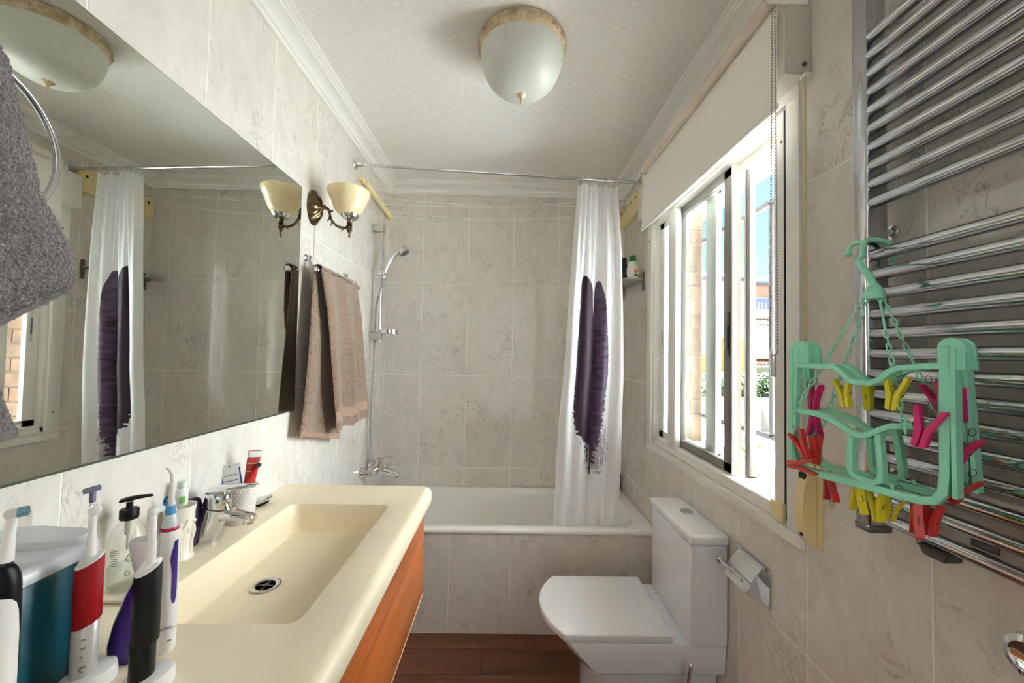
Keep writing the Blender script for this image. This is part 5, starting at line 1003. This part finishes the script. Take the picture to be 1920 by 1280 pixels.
bm = BM(); dv = Vector((0.85, 0.5, 0)); c0 = Vector((0.038, 0.84, 1.052)); P = [c0 - dv * 0.016 + Vector((0, 0, -0.001)), c0 - dv * 0.013 + Vector((0, 0, 0.001)), c0 + Vector((0, 0, 0.0035)), c0 + dv * 0.018 + Vector((0, 0, 0.005)), c0 + dv * 0.034 + Vector((0, 0, 0.005)), c0 + dv * 0.037 + Vector((0, 0, 0.004))]
tube(bm, P, [0.003, 0.0062, 0.0072, 0.0062, 0.0042, 0.002], 14, up=(0, 0, 1), sx=0.62); obj('pump_head', bm, BLK, sp_)
LB = M('label_line', (120, 130, 112), 0.5); bm = BM()
def onb(a, z, r=0.0319): return (0.038 + r * math.cos(a), 0.84 + r * math.sin(a), z)
for k in range(8): tube(bm, [onb(-1.75 + 0.09 * i, 0.968 - 0.0042 * k - 0.0006 * i + 0.0003 * math.sin(3 * i + k)) for i in range(6 + (k * 3) % 3)], 0.0005, 4)
for cA, cZ, w_, h_ in ((-0.62, 0.945, 0.26, 0.012), (-0.80, 0.918, 0.11, 0.006)):
    tube(bm, [onb(cA + w_ * math.cos(t), cZ + h_ * math.sin(t) * (1 if math.sin(t) > 0 else 0.4)) for t in [2 * PI * i / 24 for i in range(24)]], 0.0009, 5, True)
tube(bm, [onb(-0.60, 0.941), onb(-0.57, 0.930), onb(-0.50, 0.922), onb(-0.44, 0.921)], 0.0008, 5); tube(bm, [onb(-0.50, 0.941), onb(-0.44, 0.930), onb(-0.40, 0.921)], 0.0008, 5)
obj('label_print', bm, LB, sp_, kind='stuff')
bm = BM(); rings(bm, [[onb(-0.62 + 0.22 * k * (1 - 0.5 * v), 0.943 + 0.010 * v, 0.0318) for k in (-1, -0.5, 0, 0.5, 1)] + [onb(-0.62 + 0.22 * k * (1 - 0.5 * v), 0.943 + 0.010 * v, 0.0316) for k in (1, 0.5, 0, -0.5, -1)] for v in (0, 0.5, 1)]); obj('label_mushroom', bm, M('label_sage', (204, 208, 172), 0.5), sp_)
# relief cup with tube, brush
cp = thing('relief_cup', 'white ceramic cup with moulded figures beside the faucet', 'cup', (0.040, 0.968, ZT))
x, y = 0.041, 0.965
CUPM = M('cup_porcelain', (232, 226, 212), 0.3)
bm = BM(); P = [(0.027, ZT), (0.030, ZT + 0.002), (0.0295, ZT + 0.006), (0.0255, ZT + 0.010), (0.0245, ZT + 0.03), (0.0255, 0.93), (0.0275, 0.96), (0.0310, 0.990), (0.0320, 0.996)]
lathe(bm, P + [(0.0300, 0.996), (0.0255, 0.96), (0.023, 0.93), (0.022, 0.885), (0.001, 0.884)], (x, y, 0), 40); obj('cup_body', bm, CUPM, cp, ang=50)
bm = BM()
def oncup(a, z, r=0.0258): return Vector((x + r * math.cos(a), y + r * math.sin(a), z))
for a0 in (-0.9, 0.35, 1.9, -2.3):     # moulded standing figures in garlands
    bmesh.ops.create_icosphere(bm, subdivisions=2, radius=0.0055, matrix=Matrix.Translation(oncup(a0, 0.958, 0.0275)))
    tube(bm, [oncup(a0, 0.952), oncup(a0 + 0.05, 0.935), oncup(a0, 0.920)], [0.005, 0.0072, 0.005], 10)
    tube(bm, [oncup(a0 - 0.08, 0.922, 0.0245), oncup(a0 - 0.16, 0.905, 0.0245), oncup(a0 - 0.10, 0.885, 0.0245)], [0.0045, 0.0035, 0.003], 8); tube(bm, [oncup(a0 + 0.1, 0.922, 0.0245), oncup(a0 + 0.14, 0.905, 0.0245), oncup(a0 + 0.2, 0.886, 0.0245)], [0.0045, 0.0035, 0.003], 8)
    tube(bm, spl([oncup(a0 + 0.15, 0.945, 0.0262), oncup(a0 + 0.42, 0.952, 0.0266), oncup(a0 + 0.6, 0.968, 0.028)], 4), [0.003] * 8 + [0.004], 8); tube(bm, spl([oncup(a0 - 0.15, 0.945, 0.0262), oncup(a0 - 0.4, 0.935, 0.0258), oncup(a0 - 0.55, 0.945, 0.0262)], 4), 0.0028, 8)
obj('relief', bm, CUPM, cp, ang=80)
tp = thing('toothpaste_tube', 'white toothpaste tube with a green label and pale cap, upside in the relief cup', 'toothpaste', (0.030, 0.985, 0.886))
bm = BM(); rings(bm, [tkr(0.034, 0.975, 0.012, 0.003, 0.888, 20), tkr(0.030, 0.982, 0.0125, 0.009, 0.95, 20), tkr(0.028, 0.986, 0.0125, 0.0125, 1.005, 20), tkr(0.0275, 0.987, 0.0125, 0.0125, 1.020, 20), tkr(0.0275, 0.987, 0.009, 0.009, 1.030, 20)]); obj('tube_body', bm, M('tube_white', (236, 240, 236), 0.3), tp, ang=60)
bm = BM(); lathe(bm, [(0.0095, 1.0295), (0.010, 1.031), (0.010, 1.044), (0.009, 1.046)], (0.0275, 0.987, 0), 20); obj('cap', bm, M('cap_mint', (206, 222, 210), 0.25), tp)
bm = BM(); rings(bm, [[(0.0285 + 0.0128 * math.cos(a), 0.985 + 0.0122 * math.sin(a), z) for a in [-1.3 + 1.0 * i / 8 for i in range(9)]] + [(0.0285 + 0.0115 * math.cos(a), 0.985 + 0.011 * math.sin(a), z) for a in [-0.3 - 1.0 * i / 8 for i in range(9)]] for z in (0.996, 1.012)]); obj('green_label', bm, M('label_leaf_green', (128, 186, 96), 0.5), tp)
ib = thing('small_brush', 'small white and blue brush leaning in the relief cup', 'brush', (0.040, 0.955, 0.886))
bm = BM(); tube(bm, [(0.045, 0.962, 0.888), (0.040, 0.955, 0.98), (0.037, 0.950, 1.014)], [0.0032, 0.0036, 0.003], 10); obj('handle', bm, PW, ib)
bm = BM(); tube(bm, spl([(0.037, 0.950, 1.010), (0.030, 0.948, 1.022), (0.022, 0.947, 1.018), (0.020, 0.946, 1.006)], 4), 0.0028, 8); tube(bm, [(0.022, 0.944, 1.004), (0.036, 0.948, 1.016)], [0.0045, 0.003], 8); obj('blue_grip', bm, M('grip_blue', (28, 106, 166), 0.35), ib)
ps = thing('pumice_stone', 'brown lump of pumice or sponge inside the relief cup', 'pumice', (0.052, 0.968, 0.886))
bm = BM(); bmesh.ops.create_icosphere(bm, subdivisions=3, radius=1.0, matrix=Matrix.Translation((0.052, 0.970, 0.96)) @ Matrix.Diagonal((0.0115, 0.013, 0.028, 1)))
rn = random.Random(3)
for v in bm.verts: v.co += Vector((rn.uniform(-1, 1), rn.uniform(-1, 1), rn.uniform(-1, 1))) * 0.0008
obj('pumice', bm, vary(M('pumice_brown', (150, 104, 60), 0.9), (120, 80, 46), (176, 130, 84), (120, 120, 120)), ps)
pb = thing('purple_bottle', 'small dark purple bottle between the relief cup and the faucet', 'bottle', (0.017, 1.03, ZT))
bm = BM(); rings(bm, [tkr(0.019, 1.035, 0.014, 0.022, ZT), tkr(0.019, 1.035, 0.0155, 0.024, ZT + 0.004), tkr(0.019, 1.035, 0.0155, 0.024, 0.965), tkr(0.019, 1.035, 0.013, 0.020, 0.982), tkr(0.019, 1.035, 0.006, 0.010, 0.988)]); obj('bottle_body', bm, M('deep_purple', (58, 28, 78), 0.25), pb, ang=60)
# hobnail cup with tubes
hc_ = thing('hobnail_cup', 'white tumbler with a raised dotted pattern behind the faucet, holding tubes', 'cup', (0.048, 1.175, ZT))
x, y = 0.0475, 1.175
bm = BM(); P = [(0.030, ZT), (0.0325, ZT + 0.002), (0.036, 0.92), (0.0395, 0.972), (0.0400, 0.976)]
lathe(bm, P + [(0.0382, 0.976), (0.034, 0.92), (0.030, 0.88), (0.001, 0.879)], (x, y, 0), 40); obj('cup_body', bm, M('tumbler_white', (236, 230, 224), 0.3), hc_, ang=50)
bm = BM()
for j in range(11):
    z = 0.886 + 0.008 * j; r = 0.0328 + (0.0396 - 0.0328) * (z - ZT) / 0.10
    for i in range(30):
        a = 2 * PI * (i + 0.5 * (j % 2)) / 30
        if math.cos(a + 1.0) < -0.35: continue
        bmesh.ops.create_icosphere(bm, subdivisions=1, radius=0.0021, matrix=Matrix.Translation((x + r * math.cos(a), y + r * math.sin(a), z)))
obj('raised_dots', bm, M('tumbler_white'), hc_, kind='stuff')
def crimp_tube(name, label, base, top, w, dv, mat, r=0.013):
    t_ = thing(name, label, 'toothpaste', base); b_, tp_ = Vector(base), Vector(top); ax = (tp_ - b_).normalized(); wv = (Vector(dv) - ax * ax.dot(Vector(dv))).normalized(); nv = ax.cross(wv); L = (tp_ - b_).length; bm = BM(); rs = []
    for s, a_, c_ in ((0.0, r * 0.9, r * 0.9), (0.12, r, r), (0.5, (r + w) / 2, r * 0.62), (0.85, w, r * 0.22), (0.92, w, 0.0012), (1.0, w, 0.001)):
        rs.append([b_ + ax * L * s + wv * a_ * math.cos(q) + nv * c_ * math.sin(q) for q in [2 * PI * i / 24 for i in range(24)]])
    rings(bm, rs); obj('tube_body', bm, mat, t_, ang=60); return t_, b_, ax, wv, nv, L
def stripe(t_, b_, ax, wv, nv, L, s0, s1, k0, k1, w, mat, nm='printed_stripe', side=-1, r=0.013):
    bm = BM(); f = lambda s: r * 0.62 + (r * 0.22 - r * 0.62) * min(max((s - 0.5) / 0.35, 0), 1) if s < 0.85 else max(0.0014, r * 0.22 * (1 - (s - 0.85) / 0.07))
    def P(s, k, e): return b_ + ax * L * s + wv * w * k + nv * side * (f(s) * math.sqrt(max(1 - k * k, 0.02)) + e)
    rings(bm, [[P(s, k0 + (k1 - k0) * q / 4, 0.0006) for q in range(5)] + [P(s, k1 + (k0 - k1) * q / 4, 0.0001) for q in range(5)] for s in [s0 + (s1 - s0) * j / 6 for j in range(7)]]); obj(nm, bm, mat, t_, smooth=False)
wt_, *a1_ = crimp_tube('toothpaste_tube', 'white toothpaste tube with blue stripes standing in the dotted tumbler', (0.045, 1.170, 0.885), (0.013, 1.172, 1.033), 0.027, (0.97, 0.22, 0.1), M('tube_white'))
BLU = M('print_blue', (44, 72, 140), 0.4)
sd_ = 1 if a1_[3].y < 0 else -1
for s, h in ((0.62, 0.012), (0.70, 0.012), (0.80, 0.012)): stripe(wt_, *a1_, s, s + h, -0.62, 0.62, 0.026, BLU, 'blue_stripe', sd_)
stripe(wt_, *a1_, 0.52, 0.92, -0.97, -0.80, 0.0265, BLU, 'blue_edge', sd_); stripe(wt_, *a1_, 0.52, 0.92, 0.84, 0.97, 0.0265, BLU, 'blue_edge', sd_)
bm = BM(); tip = a1_[0] + a1_[1] * a1_[4] * 0.965; lathe(bm, [(0.0022, -0.0016), (0.0022, 0.0016)], tip, 10, a1_[3]); obj('punch_hole', bm, DARK, wt_)
rtb, *a2_ = crimp_tube('toothpaste_tube', 'red toothpaste tube leaning to the right in the dotted tumbler', (0.050, 1.185, 0.885), (0.068, 1.20, 1.068), 0.017, (0.7, 0.72, 0.0), M('tube_red', (168, 52, 48), 0.35), 0.011)
sd_ = 1 if a2_[3].y < 0 else -1
for s in (0.68, 0.80): stripe(rtb, *a2_, s, s + 0.008, -0.9, 0.9, 0.0165, M('tube_white'), 'white_line', sd_, 0.011)
stripe(rtb, *a2_, 0.90, 0.99, -0.95, 0.95, 0.0165, M('tube_white'), 'crimped_end', sd_, 0.011)
rr2 = thing('razor', 'bright red plastic stick leaning in the dotted tumbler beside the tubes', 'razor', (0.058, 1.19, 0.885))
bm = BM(); tube(bm, [(0.045, 1.168, 0.886), (0.060, 1.178, 0.97), (0.078, 1.196, 1.022)], [0.004, 0.0085, 0.007], 12, sx=0.6); obj('razor_handle', bm, M('bright_red', (214, 26, 34), 0.3), rr2)
bm = BM(); box(bm, -0.006, 0.006, -0.005, 0.005, -0.002, 0.008, 0.002, 2, Matrix.Translation((0.080, 1.198, 1.024)) @ Matrix.Rotation(0.4, 4, 'Y')); obj('razor_head', bm, M('razor_dark', (60, 84, 84), 0.4), rr2)
# ---------------------------------------------------------------- outside the window
gl = thing('window_grille', 'grey painted security bars outside the window', 'window bars', (1.85, 1.6, 0.9))
GBAR = M('bar_grey', (62, 61, 64), 0.6)
for z in (1.991, 1.056, 0.901):
    bm = BM(); box(bm, 1.842, 1.858, 0.80, 2.60, z - 0.010, z + 0.010, 0.002); obj('rail', bm, GBAR, gl)
for k in range(-3, 6):
    y = 1.744 + 0.165 * k
    bm = BM(); box(bm, 1.842, 1.860, y - 0.011, y + 0.011, 1.056, 1.991, 0.002); obj('bar', bm, GBAR, gl)
PEACH = M('peach_render', (122, 92, 68), 0.8)
bm = BM()
for b_ in ((W + TH, 1.98, 2.36, 2.56), (1.98, 2.24, 2.47, 2.66), (2.24, 2.50, 2.56, 2.76)): box(bm, b_[0], b_[1], -3.0, 9.0, b_[2], b_[3], 0.004)
box(bm, -0.15, 2.5, -3.0, 9.0, 2.76, 2.86); ev = obj('roof_eave', bm, PEACH, kind='structure', smooth=False)
bm = BM(); tube(bm, [(2.36, 0, 0), (2.60, 0, -0.06)], 0.075, 14); bmesh.ops.recalc_face_normals(bm, faces=bm.faces); rme = bpy.data.meshes.new('roof_tile'); bm.to_mesh(rme); bm.free(); rme.materials.append(M('roof_terracotta', (112, 70, 52), 0.8)); rme.polygons.foreach_set('use_smooth', [True] * len(rme.polygons)); rme.set_sharp_from_angle(angle=0.7)
for i in range(46):
    o = bpy.data.objects.new('roof_tile', rme); COL.objects.link(o); o.parent = ev; o.location = (0, 1.2 + 0.17 * i, 2.76)
bm = BM(); box(bm, W + TH, 5.20, -8.0, 14.0, -0.40, -0.15); obj('terrace_ground', bm, vary(M('terrace_tile', (234, 233, 230), 0.8), (230, 228, 224), (240, 239, 236), (3, 3, 3)), kind='structure', smooth=False)
bm = BM(); box(bm, 5.20, 5.40, -8.0, 17.0, -2.0, -0.007, 0.01); obj('terrace_wall', bm, M('cream_render', (150, 138, 108), 0.85), kind='structure')
bm = BM(); box(bm, 1.84, 60, -30, 120, -2.4, -2.0); obj('street_ground', bm, vary(M('street_paving', (44, 48, 56), 0.85), (36, 42, 52), (52, 54, 58), (0.5, 0.25, 1)), kind='structure', smooth=False)
# shrub against the terrace wall
def leaves(bm, centres, n, size, rnd, squash=(1, 1, 1)):
    for _ in range(n):
        c, r = rnd.choice(centres); v = Vector((rnd.gauss(0, 1), rnd.gauss(0, 1), rnd.gauss(0, 1))).normalized() * r * rnd.uniform(0.55, 1.0) ** 0.5
        p = Vector(c) + Vector((v.x * squash[0], v.y * squash[1], v.z * squash[2])); u = Vector((rnd.gauss(0, 1), rnd.gauss(0, 1), rnd.gauss(0, 1))).normalized(); w = u.orthogonal().normalized(); s = size * rnd.uniform(0.6, 1.3)
        q = [bm.verts.new(p - u * s), bm.verts.new(p + w * s * 0.45), bm.verts.new(p + u * s), bm.verts.new(p - w * s * 0.45)]; bm.faces.new(q)
LEAF = vary(M('leaf_green', (104, 148, 66), 0.6), (44, 72, 26), (86, 104, 44), (2, 2, 2)); rnd = random.Random(5)
sb_ = thing('terrace_shrub', 'small light green shrub on the terrace outside, low in the open window', 'shrub', (4.8, 6.55, -0.15))
bm = BM(); leaves(bm, [((4.78, 6.55, 0.02), 0.17), ((4.82, 6.66, 0.10), 0.14), ((4.76, 6.46, -0.04), 0.14)], 200, 0.055, rnd); obj('foliage', bm, LEAF, sb_, smooth=False, fix=False)
bm = BM()
for k in range(4): tube(bm, [(4.8 + 0.02 * k - 0.03, 6.55, -0.15), (4.8 + 0.01 * k, 6.52 + 0.03 * k, 0.0), (4.77 + 0.02 * k, 6.48 + 0.06 * k, 0.14)], 0.008, 6)
obj('stems', bm, M('stem_green', (60, 66, 36), 0.7), sb_)
# unseen white house added across the street to bounce sunlight into the room
bm = BM(); box(bm, 11.5, 17.0, -13.0, 13.0, -2.0, 14.0); ow = obj('added_bounce_house', bm, M('bounce_house_white', (238, 236, 230), 0.9), kind='structure', smooth=False)
for wy in range(-11, 12, 4):
    for wz in (-0.6, 2.4, 5.4, 8.4, 11.4):
        bm = BM(); box(bm, 11.46, 11.52, wy, wy + 1.1, wz, wz + 1.4); obj('window', bm, M('bounce_house_window', (120, 134, 150), 0.3), ow, smooth=False)
# house across the street
hb = thing('apartment_house', 'pale terraced house across the street with an orange top floor', 'house', (14.0, 20.5, -2.0))
WHT, ORA, BLUR = M('house_white', (206, 200, 186), 0.9), M('house_orange', (190, 160, 130), 0.9), M('house_roof_blue', (78, 96, 120), 0.6)
bm = BM(); box(bm, 8.0, 22.0, 20.0, 26.0, -2.0, 4.50); obj('facade', bm, WHT, hb, smooth=False)
bm = BM(); box(bm, 13.05, 22.0, 20.05, 26.0, 4.30, 5.08); obj('top_floor', bm, ORA, hb, smooth=False)
bm = BM(); box(bm, 8.0, 13.05, 20.02, 26.0, 4.50, 5.30); obj('side_gable', bm, WHT, hb, smooth=False)
bm = BM(); box(bm, 12.4, 13.06, 19.96, 20.02, -0.4, 2.3); box(bm, 9.0, 12.4, 19.97, 20.01, 0.6, 2.4); obj('ochre_panel', bm, M('house_ochre', (206, 164, 92), 0.9), hb, smooth=False)
bm = BM(); prism(bm, [(19.6, 5.12), (26.0, 6.6), (26.0, 6.7), (19.6, 5.22)], 13.0, 22.0, lambda u, v, d: (d, u, v)); prism(bm, [(19.7, 5.34), (26.0, 7.0), (26.0, 7.1), (19.7, 5.44)], 8.0, 13.05, lambda u, v, d: (d, u, v)); obj('roof', bm, BLUR, hb, smooth=False)
bm = BM(); box(bm, 13.0, 22.0, 19.62, 20.05, 5.04, 5.13); box(bm, 8.0, 13.05, 19.72, 20.02, 5.26, 5.35); obj('eave_board', bm, M('eave_brown', (120, 104, 100), 0.8), hb, smooth=False)  # dark brown boards under the roof edges
for wx in (13.30, 16.2, 9.6):
    bm = BM(); box(bm, wx, wx + 0.98, 19.95, 20.06, 3.86, 4.40); wn_ = obj('window', bm, M('house_window', (132, 146, 172), 0.3), hb, smooth=False)
    for k in range(5):
        bm = BM(); box(bm, wx + 0.1 + 0.18 * k, wx + 0.13 + 0.18 * k, 19.92, 19.95, 3.86, 4.22); obj('window_bar', bm, M('house_bar', (232, 232, 236), 0.6), wn_, smooth=False)
for wx in (14.05, 10.5):
    bm = BM(); box(bm, wx, wx + 0.55, 19.95, 20.06, 1.5, 2.45); obj('balcony_door', bm, M('house_door', (178, 192, 206), 0.4), hb, smooth=False)
for z in (3.05, 1.12):
    for k in range(34):
        bm = BM(); xx = 12.9 + 0.16 * k; tube(bm, [(xx, 19.45, z), (xx, 19.98, z + 0.28)], 0.065, 8); obj('awning_tile', bm, M('house_tile', (150, 106, 80), 0.85), hb)
    bm = BM(); box(bm, 12.85, 18.4, 19.5, 20.0, z - 0.16, z - 0.06); obj('awning_ledge', bm, WHT, hb, smooth=False)
bm = BM(); box(bm, 13.0, 18.0, 19.5, 20.0, 1.38, 1.47); obj('balcony_slab', bm, WHT, hb, smooth=False)
for k in range(38):
    bm = BM(); xx = 13.05 + 0.13 * k; box(bm, xx, xx + 0.055, 19.5, 19.54, 1.47, 1.84); obj('baluster', bm, M('house_baluster', (190, 204, 222), 0.7), hb, smooth=False)
bm = BM(); box(bm, 8.0, 20.0, 18.6, 18.8, -2.0, -0.45); yw = obj('yard_wall', bm, M('yard_cream', (190, 176, 146), 0.9), kind='structure', smooth=False)
bm = BM(); P = [(12.30, -2.0), (12.30, -0.75)] + [(12.47 - 0.17 * math.cos(a), -0.75 + 0.2 * math.sin(a)) for a in [PI * i / 8 for i in range(1, 8)]] + [(12.64, -0.75), (12.64, -2.0)]; prism(bm, P, 18.52, 18.595, lambda u, v, d: (u, d, v)); gd = obj('garden_gate', bm, M('gate_grey', (132, 132, 146), 0.6), loc=(12.47, 18.6, -2.0)); tag(gd, 'grey arched gate in the cream yard wall across the street', 'gate')
he = thing('hedge', 'clipped green hedge above the yard wall across the street', 'hedge', (14, 19.0, -0.5))
bm = BM(); leaves(bm, [((8.2 + 0.35 * i, 19.28 + 0.1 * (i % 3), -0.1 + 0.45 * (i % 2)), 0.42) for i in range(34)], 5200, 0.10, rnd); obj('foliage', bm, vary(M('hedge_green', (124, 176, 96), 0.7), (34, 62, 26), (70, 92, 40), (1.5, 1.5, 1.5)), he, smooth=False, fix=False, kind='stuff')
